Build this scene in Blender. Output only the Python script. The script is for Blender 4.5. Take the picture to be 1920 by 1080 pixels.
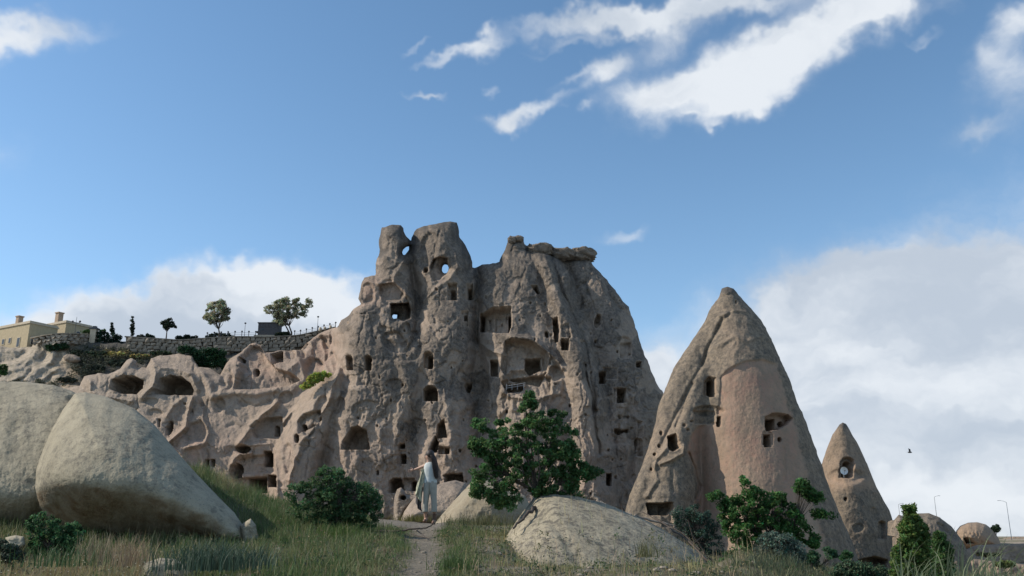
import bpy, math, random
import numpy as np
from mathutils import Vector, Matrix
for o in list(bpy.data.objects): bpy.data.objects.remove(o)
random.seed(7)
RNG = np.random.default_rng(11)
scene = bpy.context.scene
COL = scene.collection
R = math.radians

# ------------------------------------------------------------------ camera
F = 1663.0                       # focal length in pixels of the 1920 px wide frame
PITCH = math.atan((1000 - 540) / F)
EYE = 1.6
cam_d = bpy.data.cameras.new('camera')
cam_d.sensor_width = 36.0
cam_d.lens = 36.0 * F / 1920.0
cam_d.clip_start = 0.1
cam_d.clip_end = 20000
cam = bpy.data.objects.new('camera', cam_d)
cam.location = (0, 0, EYE)
cam.rotation_euler = (math.pi / 2 + PITCH, 0, 0)
COL.objects.link(cam)
scene.camera = cam

# ------------------------------------------------------------------ light
SUN_EL, SUN_AZ = 37.0, -89.0      # azimuth from +Y (view direction), negative = left
SUN_STR, SKY_STR, EXPO = 3.8, 0.142, 0.32
sd = Vector((math.sin(R(SUN_AZ)) * math.cos(R(SUN_EL)), math.cos(R(SUN_AZ)) * math.cos(R(SUN_EL)), math.sin(R(SUN_EL))))
sun_d = bpy.data.lights.new('sun', 'SUN')
sun_d.energy = SUN_STR
sun_d.angle = R(0.6)
sun_d.color = (1.0, 0.90, 0.76)
sun = bpy.data.objects.new('sun', sun_d)
sun.rotation_euler = sd.to_track_quat('Z', 'Y').to_euler()
sun.location = sd * 300
COL.objects.link(sun)
scene.view_settings.view_transform = 'Standard'
scene.view_settings.look = 'None'
scene.view_settings.exposure = EXPO
scene.view_settings.gamma = 1
scene.view_settings.use_curve_mapping = False

_cp, _sp = math.cos(PITCH), math.sin(PITCH)
def ray(px, py):
    """direction through a picture position, scaled so that its y is 1"""
    u = (np.asarray(px, float) - 960) / F
    v = (540 - np.asarray(py, float)) / F
    dy = _cp - v * _sp
    dz = _sp + v * _cp
    return u / dy, dz / dy
def P(px, py, Y):
    rx, rz = ray(px, py)
    Y = np.asarray(Y, float)
    return np.stack([rx * Y, Y + 0 * rx, EYE + rz * Y], -1)
def PV(px, py, Y): return Vector(P(px, py, Y).tolist())

# ------------------------------------------------------------------ world: sky with clouds
world = bpy.data.worlds.new('World'); scene.world = world
world.use_nodes = True
def build_world():
    nt = world.node_tree; N = nt.nodes; L = nt.links; N.clear()
    out = N.new('ShaderNodeOutputWorld'); bg = N.new('ShaderNodeBackground')
    bg.inputs['Strength'].default_value = SKY_STR
    L.new(bg.outputs[0], out.inputs[0])
    sky = N.new('ShaderNodeTexSky'); sky.sky_type = 'NISHITA'; sky.sun_disc = False
    sky.sun_elevation = R(SUN_EL); sky.sun_rotation = R(SUN_AZ)
    sky.air_density = 1.0; sky.dust_density = 0.6; sky.ozone_density = 1.6; sky.altitude = 1200
    tc = N.new('ShaderNodeTexCoord')
    def vm(op, a, b=None, c=None):
        n = N.new('ShaderNodeVectorMath'); n.operation = op
        for i, x in enumerate((a, b, c)):
            if x is None: continue
            if hasattr(x, 'links'): L.new(x, n.inputs[i])
            elif op == 'SCALE' and i == 1: n.inputs['Scale'].default_value = x
            else: n.inputs[i].default_value = x
        return n
    def m(op, a, b=None, c=None, clamp=False):
        n = N.new('ShaderNodeMath'); n.operation = op; n.use_clamp = clamp
        for i, x in enumerate((a, b, c)):
            if x is None: continue
            if hasattr(x, 'links'): L.new(x, n.inputs[i])
            else: n.inputs[i].default_value = x
        return n.outputs[0]
    def noise(vec, sc, det, rough, dist=0.0):
        n = N.new('ShaderNodeTexNoise'); L.new(vec, n.inputs['Vector'])
        n.inputs['Scale'].default_value = sc; n.inputs['Detail'].default_value = det
        n.inputs['Roughness'].default_value = rough; n.inputs['Distortion'].default_value = dist
        return n
    d = tc.outputs['Generated']
    # warp
    w1 = noise(d, 9.0, 4, 0.6)
    wv = vm('SUBTRACT', w1.outputs['Color'], (0.5, 0.5, 0.5)).outputs[0]
    w2 = noise(d, 30.0, 3, 0.6)
    wv2 = vm('SUBTRACT', w2.outputs['Color'], (0.5, 0.5, 0.5)).outputs[0]
    a = vm('SCALE', wv); a.inputs['Scale'].default_value = 0.085
    b = vm('SCALE', wv2); b.inputs['Scale'].default_value = 0.03
    dd = vm('ADD', vm('ADD', d, a.outputs[0]).outputs[0], b.outputs[0]).outputs[0]
    # cx, cy, rx, ry (picture px), angle (deg, up to the right), weight
    clouds = [
        (1265, 165, 130, 56, 14, 1.3), (1400, 142, 180, 62, 27, 1.3), (1550, 62, 150, 48, 20, 1.15), (1650, 22, 70, 26, 10, 1.0),
        (1400, 196, 80, 26, 20, .9),
        (1130, 34, 150, 26, 10, 1.25), (1330, 12, 200, 24, 6, 1.15), (1250, 60, 120, 34, 20, .62), (1060, 80, 60, 12, 14, .55),
        (1120, 130, 46, 30, 30, 1.25), (1060, 135, 40, 12, 30, .42),
        (915, 86, 48, 24, 16, 1.0), (840, 94, 60, 14, 14, .9), (782, 72, 36, 12, 20, .55),
        (985, 202, 66, 20, 22, 1.0), (955, 232, 34, 20, 20, .9), (808, 182, 40, 11, 18, .8), (925, 168, 18, 14, 40, .55),
        (1085, 208, 20, 14, 20, .4), (1295, 226, 22, 8, 0, .42), (1345, 236, 22, 8, 0, .42),
        (50, 48, 90, 26, 0, 1.0), (-60, 60, 60, 30, 0, .9),
        (1180, 438, 34, 15, 10, .7), (1910, 15, 40, 28, 0, .9), (1900, 110, 50, 46, -30, .6), (1850, 75, 30, 24, 0, .42), (1845, 250, 34, 14, 20, .45),
        (1720, 72, 30, 10, 10, .42), (1570, 492, 30, 10, 20, .40), (600, 522, 120, 14, 4, .55),
        (440, 560, 130, 50, 6, 2.2), (400, 600, 220, 50, 3, 2.2), (445, 486, 20, 12, 0, .42), (330, 630, 230, 60, 0, 1.5), (560, 600, 120, 60, -10, .8),
        (1640, 600, 190, 70, 8, 2.4), (1740, 545, 110, 50, 4, 2.2), (1870, 545, 130, 60, 4, 2.6), (1750, 700, 300, 110, 0, 2.3), (1850, 850, 420, 110, 0, 1.3), (1700, 950, 420, 60, 0, 1.15),
        (1240, 705, 70, 50, -10, 1.2), (2150, 700, 300, 260, 0, 1.5), (1520, 640, 90, 40, 20, .9),
        (-380, 350, 220, 60, 10, 1.1), (2200, 120, 160, 50, 15, 1.1), (700, -250, 260, 60, 12, 1.1), (1500, -300, 300, 60, 10, 1.1),
    ]
    acc = None
    for (cx, cy, rx, ry, ang, w) in clouds:
        if 0 <= cy < 300 and 700 < cx < 1800: rx *= .86; ry *= .74
        c = (PV(cx, cy, 1) - Vector((0, 0, EYE))).normalized()
        ex = (PV(cx + 1, cy, 1) - PV(cx, cy, 1)).normalized()
        ex = (ex - c * ex.dot(c)).normalized(); ey = c.cross(ex); ey = -ey if ey.z < 0 else ey
        A = R(ang)
        e1 = ex * math.cos(A) + ey * math.sin(A); e2 = ey * math.cos(A) - ex * math.sin(A)
        d1 = vm('DOT_PRODUCT', dd, tuple(e1 * (F / rx))).outputs['Value']
        d2 = vm('DOT_PRODUCT', dd, tuple(e2 * (F / ry))).outputs['Value']
        d3 = vm('DOT_PRODUCT', d, tuple(c)).outputs['Value']
        q = m('SUBTRACT', 1.0, m('SQRT', m('ADD', m('MULTIPLY', d1, d1), m('MULTIPLY', d2, d2))), clamp=True) if False else None
        r2 = m('MULTIPLY_ADD', d1, d1, m('MULTIPLY', d2, d2))
        g = m('MULTIPLY', m('POWER', 2.718, m('MULTIPLY', r2, -0.9)), w)
        g = m('MULTIPLY', g, m('GREATER_THAN', d3, 0.0))
        acc = g if acc is None else m('ADD', acc, g)
    # general scattered cloud cover outside the part in view so that the sky goes on
    z = N.new('ShaderNodeSeparateXYZ'); L.new(d, z.inputs[0])
    n0 = noise(d, 2.3, 5, 0.55).outputs['Fac']
    far = m('SUBTRACT', 1.0, m('MULTIPLY', m('SUBTRACT', z.outputs['Y'], 0.25), 4.0), clamp=True)
    acc = m('ADD', acc, m('MULTIPLY', far, m('MULTIPLY', m('SUBTRACT', n0, 0.46), 5.0)))
    st = N.new('ShaderNodeMapping'); st.inputs['Rotation'].default_value = (0, R(-22), 0); st.inputs['Scale'].default_value = (0.55, 0.55, 1.5)
    L.new(dd, st.inputs['Vector'])
    n1 = noise(st.outputs[0], 9.0, 9, 0.6, 0.15).outputs['Fac']
    n2 = noise(dd, 34.0, 6, 0.6, 0.2).outputs['Fac']
    dens = m('ADD', acc, m('MULTIPLY', m('SUBTRACT', n1, 0.52), m('MULTIPLY_ADD', acc, 1.15, 0.30)))
    dens = m('ADD', dens, m('MULTIPLY', m('SUBTRACT', n2, 0.5), m('MULTIPLY_ADD', acc, 0.5, 0.10)))
    mr = N.new('ShaderNodeMapRange'); mr.interpolation_type = 'SMOOTHSTEP'
    mr.inputs['From Min'].default_value = 0.10; mr.inputs['From Max'].default_value = 1.35
    L.new(dens, mr.inputs['Value'])
    alpha = m('MULTIPLY', mr.outputs[0], 0.97)
    # cloud tone: brighter where thick, grey-blue undersides from a broad noise
    n3 = noise(st.outputs[0], 7.5, 6, 0.5, 0.0).outputs['Fac']
    tone = N.new('ShaderNodeMapRange'); tone.interpolation_type = 'SMOOTHSTEP'
    tone.inputs['From Min'].default_value = 0.34; tone.inputs['From Max'].default_value = 0.60
    L.new(m('ADD', m('MULTIPLY_ADD', z.outputs['X'], -0.05, n3), m('MULTIPLY', m('SUBTRACT', z.outputs['Z'], 0.26), 0.16)), tone.inputs['Value'])
    cc = N.new('ShaderNodeMix'); cc.data_type = 'RGBA'
    cc.inputs['A'].default_value = (3.0, 3.4, 3.95, 1); cc.inputs['B'].default_value = (4.65, 4.9, 5.2, 1)
    L.new(tone.outputs[0], cc.inputs['Factor'])
    hs = N.new('ShaderNodeHueSaturation'); hs.inputs['Saturation'].default_value = 1.08; hs.inputs['Hue'].default_value = 0.492; hs.inputs['Value'].default_value = 1.0
    L.new(sky.outputs[0], hs.inputs['Color'])
    # thin pale air towards the horizon
    hz = N.new('ShaderNodeMix'); hz.data_type = 'RGBA'; hz.inputs['B'].default_value = (2.6, 3.7, 5.0, 1)
    hf = m('POWER', m('SUBTRACT', 1.0, m('MULTIPLY', z.outputs['Z'], 1.6), clamp=True), 3.0)
    L.new(m('MULTIPLY', hf, 0.45), hz.inputs['Factor']); L.new(hs.outputs[0], hz.inputs['A'])
    mx = N.new('ShaderNodeMix'); mx.data_type = 'RGBA'
    L.new(alpha, mx.inputs['Factor']); L.new(hz.outputs['Result'], mx.inputs['A']); L.new(cc.outputs['Result'], mx.inputs['B'])
    L.new(mx.outputs['Result'], bg.inputs['Color'])
build_world()
try:
    world.cycles.sampling_method = 'MANUAL'; world.cycles.sample_map_resolution = 512
except Exception: pass

# ------------------------------------------------------------------ numpy noise
def _hash(ix, iy, seed):
    h = (ix.astype(np.int64) * 374761393 + iy.astype(np.int64) * 668265263 + seed * 1442695041) & 0xffffffff
    h = ((h ^ (h >> 13)) * 1274126177) & 0xffffffff
    return h ^ (h >> 16)
def perlin(x, y, seed=0):
    xi = np.floor(x); yi = np.floor(y); fx = x - xi; fy = y - yi
    u = fx * fx * fx * (fx * (fx * 6 - 15) + 10); v = fy * fy * fy * (fy * (fy * 6 - 15) + 10)
    def g(ix, iy, dx, dy):
        a = _hash(ix, iy, seed) * (2 * math.pi / 4294967296.0)
        return np.cos(a) * dx + np.sin(a) * dy
    n00 = g(xi, yi, fx, fy); n10 = g(xi + 1, yi, fx - 1, fy)
    n01 = g(xi, yi + 1, fx, fy - 1); n11 = g(xi + 1, yi + 1, fx - 1, fy - 1)
    return ((n00 * (1 - u) + n10 * u) * (1 - v) + (n01 * (1 - u) + n11 * u) * v) * 1.5
def fbm(x, y, octv=4, seed=0, gain=0.5):
    s = 0; a = 1; t = 0
    for i in range(octv):
        s = s + a * perlin(x * 2 ** i, y * 2 ** i, seed + i * 17); t += a; a *= gain
    return s / t
def ridged(x, y, octv=4, seed=0, gain=0.5):
    s = 0; a = 1; t = 0
    for i in range(octv):
        s = s + a * (1 - np.abs(perlin(x * 2 ** i, y * 2 ** i, seed + i * 13)) * 2); t += a; a *= gain
    return s / t
def worley(x, y, seed=0):
    xi = np.floor(x); yi = np.floor(y); best = np.full(x.shape, 9.0)
    for dx in (-1, 0, 1):
        for dy in (-1, 0, 1):
            h = _hash(xi + dx, yi + dy, seed)
            px = xi + dx + (h & 0xffff) / 65536.0; py = yi + dy + ((h >> 16) & 0xffff) / 65536.0
            best = np.minimum(best, (px - x) ** 2 + (py - y) ** 2)
    return np.sqrt(best)
def sstep(a, b, x):
    t = np.clip((x - a) / (b - a), 0, 1); return t * t * (3 - 2 * t)

# ------------------------------------------------------------------ mesh helpers
def np_mesh(name, verts, faces, mat=None, smooth=True, attr=None, parent=None, link=True):
    """faces: (n,k) array or list of such arrays"""
    if not isinstance(faces, (list, tuple)): faces = [faces]
    faces = [f for f in faces if len(f)]
    me = bpy.data.meshes.new(name)
    verts = np.ascontiguousarray(verts, dtype=np.float32)
    me.vertices.add(len(verts)); me.vertices.foreach_set('co', verts.ravel())
    nl = sum(f.size for f in faces); nf = sum(len(f) for f in faces)
    me.loops.add(nl); me.polygons.add(nf)
    me.loops.foreach_set('vertex_index', np.concatenate([f.ravel() for f in faces]).astype(np.int32))
    st = []; k0 = 0
    for f in faces:
        st.append(k0 + np.arange(len(f)) * f.shape[1]); k0 += f.size
    me.polygons.foreach_set('loop_start', np.concatenate(st).astype(np.int32))
    me.update(calc_edges=True)
    me.polygons.foreach_set('use_smooth', np.full(nf, bool(smooth)))
    if attr is not None:
        a = me.color_attributes.new('Col', 'FLOAT_COLOR', 'POINT')
        c = np.ones((len(verts), 4), np.float32); c[:, :attr.shape[1]] = attr
        a.data.foreach_set('color', c.ravel())
    if mat: me.materials.append(mat)
    o = bpy.data.objects.new(name, me)
    if link: COL.objects.link(o)
    if parent: o.parent = parent
    return o
class MB:
    def __init__(s): s.v = []; s.f3 = []; s.f4 = []; s.n = 0; s.c = []
    def add(s, v, f, col=None):
        v = np.asarray(v, float).reshape(-1, 3); f = np.asarray(f, int)
        (s.f4 if f.shape[1] == 4 else s.f3).append(f + s.n)
        s.v.append(v); s.n += len(v)
        s.c.append(np.tile(np.asarray(col if col is not None else (1, 1, 1), float), (len(v), 1)))
    def box(s, c, size, rz=0.0, taper=1.0, col=None, rx=0.0, ry=0.0):
        sx, sy, sz = [q / 2 for q in size]
        v = np.array([(-sx, -sy, -sz), (sx, -sy, -sz), (sx, sy, -sz), (-sx, sy, -sz),
                      (-sx * taper, -sy * taper, sz), (sx * taper, -sy * taper, sz), (sx * taper, sy * taper, sz), (-sx * taper, sy * taper, sz)])
        M = np.array(Matrix.Rotation(rz, 3, 'Z') @ Matrix.Rotation(ry, 3, 'Y') @ Matrix.Rotation(rx, 3, 'X'))
        s.add(v @ M.T + np.array(c), [(0, 3, 2, 1), (4, 5, 6, 7), (0, 1, 5, 4), (1, 2, 6, 5), (2, 3, 7, 6), (3, 0, 4, 7)], col)
    def tube(s, pts, rad, n=6, col=None):
        pts = np.asarray(pts, float); rad = np.broadcast_to(np.asarray(rad, float), (len(pts),))
        k = len(pts); T = np.gradient(pts, axis=0); T /= np.linalg.norm(T, axis=1)[:, None] + 1e-9
        ref = np.array([0.3, 0.9, 0.1]); 
        A = np.cross(T, ref); A /= np.linalg.norm(A, axis=1)[:, None] + 1e-9; B = np.cross(T, A)
        th = np.arange(n) * 2 * math.pi / n
        v = (pts[:, None] + rad[:, None, None] * (np.cos(th)[None, :, None] * A[:, None] + np.sin(th)[None, :, None] * B[:, None])).reshape(-1, 3)
        f = [(i * n + j, i * n + (j + 1) % n, (i + 1) * n + (j + 1) % n, (i + 1) * n + j) for i in range(k - 1) for j in range(n)]
        s.add(v, f, col)
        e = len(v); s.add([pts[0], pts[-1]], [(0, 1, 1)], col) if False else None
        s.add(np.vstack([v[-n:], pts[-1] + T[-1] * rad[-1] * 0.3]), [(j, (j + 1) % n, n) for j in range(n)], col)
        s.add(np.vstack([v[:n], pts[0]]), [((j + 1) % n, j, n) for j in range(n)], col)
    def sphere(s, c, r, nu=10, nv=7, col=None, rot=None):
        r = np.broadcast_to(np.asarray(r, float), (3,))
        v = [(0, 0, -1)]
        for i in range(1, nv):
            ph = -math.pi / 2 + math.pi * i / nv
            for j in range(nu):
                a = 2 * math.pi * j / nu; v.append((math.cos(ph) * math.cos(a), math.cos(ph) * math.sin(a), math.sin(ph)))
        v.append((0, 0, 1)); v = np.array(v) * r
        if rot is not None: v = v @ np.array(rot).T
        f4 = []; f3 = []
        for i in range(nv - 2):
            for j in range(nu):
                a = 1 + i * nu + j; b = 1 + i * nu + (j + 1) % nu; f4.append((a, b, b + nu, a + nu))
        for j in range(nu):
            f3.append((0, 1 + (j + 1) % nu, 1 + j)); t = 1 + (nv - 2) * nu; f3.append((t + j, t + (j + 1) % nu, len(v) - 1))
        v = v + np.array(c); base = s.n
        s.add(v, f4, col); s.f3.append(np.array(f3) + base)
    def build(s, name, mat, parent=None, smooth=False, loc=None):
        v = np.vstack(s.v)
        if loc is not None: v = v - np.array(loc)
        fs = []
        if s.f4: fs.append(np.vstack(s.f4))
        if s.f3: fs.append(np.vstack(s.f3))
        return np_mesh(name, v, fs, mat, smooth, np.vstack(s.c), parent)
def tag(o, label=None, cat=None, group=None, kind=None):
    if label: o['label'] = label
    if cat: o['category'] = cat
    if group: o['group'] = group
    if kind: o['kind'] = kind
    return o
def empty(name, loc=(0, 0, 0), rz=0.0):
    o = bpy.data.objects.new(name, None); o.location = loc; o.rotation_euler = (0, 0, rz); o.empty_display_size = 0.3
    COL.objects.link(o); return o

# ------------------------------------------------------------------ materials
def new_mat(name):
    m = bpy.data.materials.new(name); m.use_nodes = True
    nt = m.node_tree; b = nt.nodes['Principled BSDF']; return m, nt, b
def plain(name, col, rough=0.8, var=0.15, scale=8.0, metal=0.0, vcol=False, bump=0.0):
    m, nt, b = new_mat(name); N = nt.nodes; L = nt.links
    b.inputs['Roughness'].default_value = rough; b.inputs['Metallic'].default_value = metal
    tc = N.new('ShaderNodeTexCoord'); n = N.new('ShaderNodeTexNoise'); n.inputs['Scale'].default_value = scale; n.inputs['Detail'].default_value = 5
    L.new(tc.outputs['Object'], n.inputs['Vector'])
    mr = N.new('ShaderNodeMapRange'); mr.inputs['From Min'].default_value = 0.3; mr.inputs['From Max'].default_value = 0.7
    mr.inputs['To Min'].default_value = 1 - var; mr.inputs['To Max'].default_value = 1 + var
    L.new(n.outputs['Fac'], mr.inputs['Value'])
    mx = N.new('ShaderNodeMix'); mx.data_type = 'RGBA'; mx.blend_type = 'MULTIPLY'; mx.inputs['Factor'].default_value = 1
    if vcol:
        a = N.new('ShaderNodeAttribute'); a.attribute_name = 'Col'
        m2 = N.new('ShaderNodeMix'); m2.data_type = 'RGBA'; m2.blend_type = 'MULTIPLY'; m2.inputs['Factor'].default_value = 1
        L.new(a.outputs['Color'], m2.inputs['A']); m2.inputs['B'].default_value = (*col, 1)
        L.new(m2.outputs['Result'], mx.inputs['A'])
    else: mx.inputs['A'].default_value = (*col, 1)
    L.new(mr.outputs[0], mx.inputs['B']); L.new(mx.outputs['Result'], b.inputs['Base Color'])
    if bump:
        bp = N.new('ShaderNodeBump'); bp.inputs['Distance'].default_value = bump; bp.inputs['Strength'].default_value = 0.7
        L.new(n.outputs['Fac'], bp.inputs['Height']); L.new(bp.outputs[0], b.inputs['Normal'])
    return m
def leaf_mat(name, col, trans=0.35):
    m, nt, b = new_mat(name); N = nt.nodes; L = nt.links
    a = N.new('ShaderNodeAttribute'); a.attribute_name = 'Col'
    mx = N.new('ShaderNodeMix'); mx.data_type = 'RGBA'; mx.blend_type = 'MULTIPLY'; mx.inputs['Factor'].default_value = 1
    L.new(a.outputs['Color'], mx.inputs['A']); mx.inputs['B'].default_value = (*col, 1)
    L.new(mx.outputs['Result'], b.inputs['Base Color']); b.inputs['Roughness'].default_value = 0.6
    b.inputs['Specular IOR Level'].default_value = 0.3
    tr = N.new('ShaderNodeBsdfTranslucent'); L.new(mx.outputs['Result'], tr.inputs['Color'])
    ms = N.new('ShaderNodeMixShader'); ms.inputs[0].default_value = trans
    L.new(b.outputs[0], ms.inputs[1]); L.new(tr.outputs[0], ms.inputs[2])
    L.new(ms.outputs[0], N['Material Output'].inputs['Surface'])
    return m
def rock_mat(name, crust, crust2, fresh, pink, stain=(0.075, 0.07, 0.065), sc=1.0, bump=0.25, speck=0.0):
    """Col.r = freshly broken rock, Col.g = pink iron tint (boulders: brown stain with painted shade), Col.b = dark lichen"""
    m, nt, b = new_mat(name); N = nt.nodes; L = nt.links
    b.inputs['Roughness'].default_value = 0.95; b.inputs['Specular IOR Level'].default_value = 0.15
    tc = N.new('ShaderNodeTexCoord'); at = N.new('ShaderNodeAttribute'); at.attribute_name = 'Col'
    sp = N.new('ShaderNodeSeparateColor'); L.new(at.outputs['Color'], sp.inputs[0])
    def noise(s, det=6, r=0.6, dist=0, stretch=None):
        n = N.new('ShaderNodeTexNoise'); n.inputs['Scale'].default_value = s * sc; n.inputs['Detail'].default_value = det
        n.inputs['Roughness'].default_value = r; n.inputs['Distortion'].default_value = dist
        if stretch:
            mp = N.new('ShaderNodeMapping'); mp.inputs['Scale'].default_value = stretch
            L.new(tc.outputs['Object'], mp.inputs[0]); L.new(mp.outputs[0], n.inputs['Vector'])
        else: L.new(tc.outputs['Object'], n.inputs['Vector'])
        return n.outputs['Fac']
    def mth(op, a, b_, c=None, clamp=False):
        n = N.new('ShaderNodeMath'); n.operation = op; n.use_clamp = clamp
        for i, x in enumerate((a, b_, c)):
            if x is None: continue
            if hasattr(x, 'links'): L.new(x, n.inputs[i])
            else: n.inputs[i].default_value = x
        return n.outputs[0]
    def mix(fac, A, B, mode='MIX'):
        n = N.new('ShaderNodeMix'); n.data_type = 'RGBA'; n.blend_type = mode
        for s_, x in (('Factor', fac), ('A', A), ('B', B)):
            if hasattr(x, 'links'): L.new(x, n.inputs[s_])
            else: n.inputs[s_].default_value = x if s_ == 'Factor' else (*x, 1)
        return n.outputs['Result']
    def ramp(x, a, b_, lo=0.0, hi=1.0):
        n = N.new('ShaderNodeMapRange'); n.interpolation_type = 'SMOOTHSTEP'
        L.new(x, n.inputs['Value']); n.inputs['From Min'].default_value = a; n.inputs['From Max'].default_value = b_
        n.inputs['To Min'].default_value = lo; n.inputs['To Max'].default_value = hi
        return n.outputs[0]
    nbig = noise(0.16, 6, 0.6, 0.4); nmid = noise(0.9, 7, 0.68, 0.2); nfine = noise(4.5, 5, 0.65)
    nstr = noise(0.45, 6, 0.6, 0.3, (1, 1, 0.16))
    nsp = noise(1.9, 4, 0.7, 0.3)
    cr = mix(ramp(nmid, 0.40, 0.58), crust, crust2)
    cr = mix(ramp(nsp, 0.50, 0.60, 0, 0.65), cr, stain)
    cr = mix(ramp(nfine, 0.52, 0.62, 0, 0.4), cr, stain)
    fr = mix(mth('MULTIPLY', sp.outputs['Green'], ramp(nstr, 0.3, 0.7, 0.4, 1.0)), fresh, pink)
    fr = mix(ramp(nmid, 0.42, 0.62, 0.0, 0.5), fr, crust2)
    fr = mix(ramp(nsp, 0.54, 0.66, 0, 0.4), fr, crust)
    f = mth('ADD', sp.outputs['Red'], mth('MULTIPLY_ADD', nmid, 1.0, -0.5)); f = mth('ADD', f, mth('MULTIPLY_ADD', nbig, 0.6, -0.3))
    col = mix(ramp(f, 0.12, 0.85), cr, fr)
    st = mth('ADD', sp.outputs['Blue'], mth('MULTIPLY_ADD', nfine, 0.8, -0.4)); st = mth('ADD', st, mth('MULTIPLY_ADD', nmid, 0.6, -0.3))
    col = mix(ramp(st, 0.35, 0.75, 0, 0.8), col, stain)
    v = ramp(nstr, 0.3, 0.7, 0.88, 1.10)
    n = N.new('ShaderNodeMix'); n.data_type = 'RGBA'; n.blend_type = 'MULTIPLY'; n.inputs['Factor'].default_value = 1
    L.new(col, n.inputs['A']); L.new(v, n.inputs['B']); col = n.outputs['Result']
    if speck:
        vo = N.new('ShaderNodeTexVoronoi'); vo.inputs['Scale'].default_value = 2.6 * sc; L.new(tc.outputs['Object'], vo.inputs['Vector'])
        vo2 = N.new('ShaderNodeTexVoronoi'); vo2.inputs['Scale'].default_value = 6.5 * sc; L.new(tc.outputs['Object'], vo2.inputs['Vector'])
        col = mix(mth('MULTIPLY', mth('SUBTRACT', 1.0, ramp(vo2.outputs['Distance'], 0.16, 0.32)), speck * .8), col, stain)
        col = mix(mth('MULTIPLY', mth('SUBTRACT', 1.0, ramp(vo.outputs['Distance'], 0.10, 0.22)), speck), col, (0.11, 0.10, 0.085))
    L.new(col, b.inputs['Base Color'])
    h = mth('MULTIPLY_ADD', nmid, 1.0, mth('MULTIPLY', nfine, 0.35))
    if speck: h = mth('MULTIPLY_ADD', vo2.outputs['Distance'], 0.4, h)
    bp = N.new('ShaderNodeBump'); bp.inputs['Strength'].default_value = 0.8; bp.inputs['Distance'].default_value = bump / sc
    L.new(h, bp.inputs['Height']); L.new(bp.outputs[0], b.inputs['Normal'])
    return m
M = {}
M['castle'] = rock_mat('weathered tuff', (0.135, 0.112, 0.092), (0.215, 0.176, 0.140), (0.345, 0.28, 0.22), (0.35, 0.238, 0.185), sc=1.0, bump=0.5)
M['cone'] = rock_mat('pink tuff', (0.150, 0.124, 0.096), (0.220, 0.178, 0.132), (0.32, 0.24, 0.175), (0.285, 0.178, 0.132), sc=1.2, bump=0.25)
M['boulder'] = rock_mat('pale grainy tuff', (0.255, 0.228, 0.168), (0.32, 0.285, 0.212), (0.33, 0.295, 0.22), (0.13, 0.082, 0.042), sc=4.0, bump=0.06, speck=0.42)  # last colour: brown stain of the underside, darkened to stand in for shade

# ------------------------------------------------------------------ relief bodies
def seg_dist(px, py, poly, closed=True):
    """distance, nearest point; poly (n,2)"""
    best = np.full(px.shape, 1e9); bx = px.copy(); by = py.copy()
    n = len(poly)
    for i in range(n if closed else n - 1):
        ax, ay = poly[i]; cx, cy = poly[(i + 1) % n]
        dx, dy = cx - ax, cy - ay; L2 = dx * dx + dy * dy + 1e-9
        t = np.clip(((px - ax) * dx + (py - ay) * dy) / L2, 0, 1)
        qx = ax + t * dx; qy = ay + t * dy
        d = (px - qx) ** 2 + (py - qy) ** 2; k = d < best
        best = np.where(k, d, best); bx = np.where(k, qx, bx); by = np.where(k, qy, by)
    return np.sqrt(best), bx, by
def inside(px, py, poly):
    r = np.zeros(px.shape, bool); n = len(poly)
    for i in range(n):
        x1, y1 = poly[i]; x2, y2 = poly[(i + 1) % n]
        if y1 == y2: continue
        c = ((y1 > py) != (y2 > py)) & (px < (x2 - x1) * (py - y1) / (y2 - y1) + x1); r ^= c
    return r
def rough_poly(poly, amp=1.2, seg=5.0, seed=0):
    """subdivide a closed outline and shake it a little so that no edge is ruler straight"""
    out = []; n = len(poly)
    for i in range(n):
        a = np.array(poly[i], float); b = np.array(poly[(i + 1) % n], float)
        k = max(1, int(np.hypot(*(b - a)) / seg))
        for j in range(k): out.append(a + (b - a) * j / k)
    out = np.array(out); 
    if amp: 
        s = np.arange(len(out)) * seg
        out[:, 0] += amp * (fbm(s / 18, s * 0 + seed, 3, seed) * 1.6 + fbm(s / 6, s * 0 + seed, 2, seed + 2) * .9); out[:, 1] += amp * fbm(s / 18, s * 0 + seed + 9, 3, seed + 5) * 1.6
    return out
def ell(cx, cy, rx, ry, n=20, rot=0):
    a = np.arange(n) * 2 * math.pi / n; c, s = math.cos(R(rot)), math.sin(R(rot))
    x = rx * np.cos(a); y = ry * np.sin(a)
    return [(cx + x[i] * c - y[i] * s, cy + x[i] * s + y[i] * c) for i in range(n)]
def arch(cx, cy, w, h):
    """round-topped opening: centre, full width and height"""
    p = [(cx - w / 2, cy + h / 2), (cx - w / 2, cy - h / 2 + w / 2)]
    p += [(cx - w / 2 * math.cos(a), cy - h / 2 + w / 2 - w / 2 * math.sin(a)) for a in np.linspace(0, math.pi, 9)[1:-1]]
    return p + [(cx + w / 2, cy - h / 2 + w / 2), (cx + w / 2, cy + h / 2)]
def rect(cx, cy, w, h, rot=0, sk=0):
    c, s = math.cos(R(rot)), math.sin(R(rot))
    q = [(-w / 2, h / 2), (-w / 2 + sk, -h / 2), (w / 2 + sk, -h / 2), (w / 2, h / 2)]
    return [(cx + x * c - y * s, cy + x * s + y * c) for x, y in q]
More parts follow.
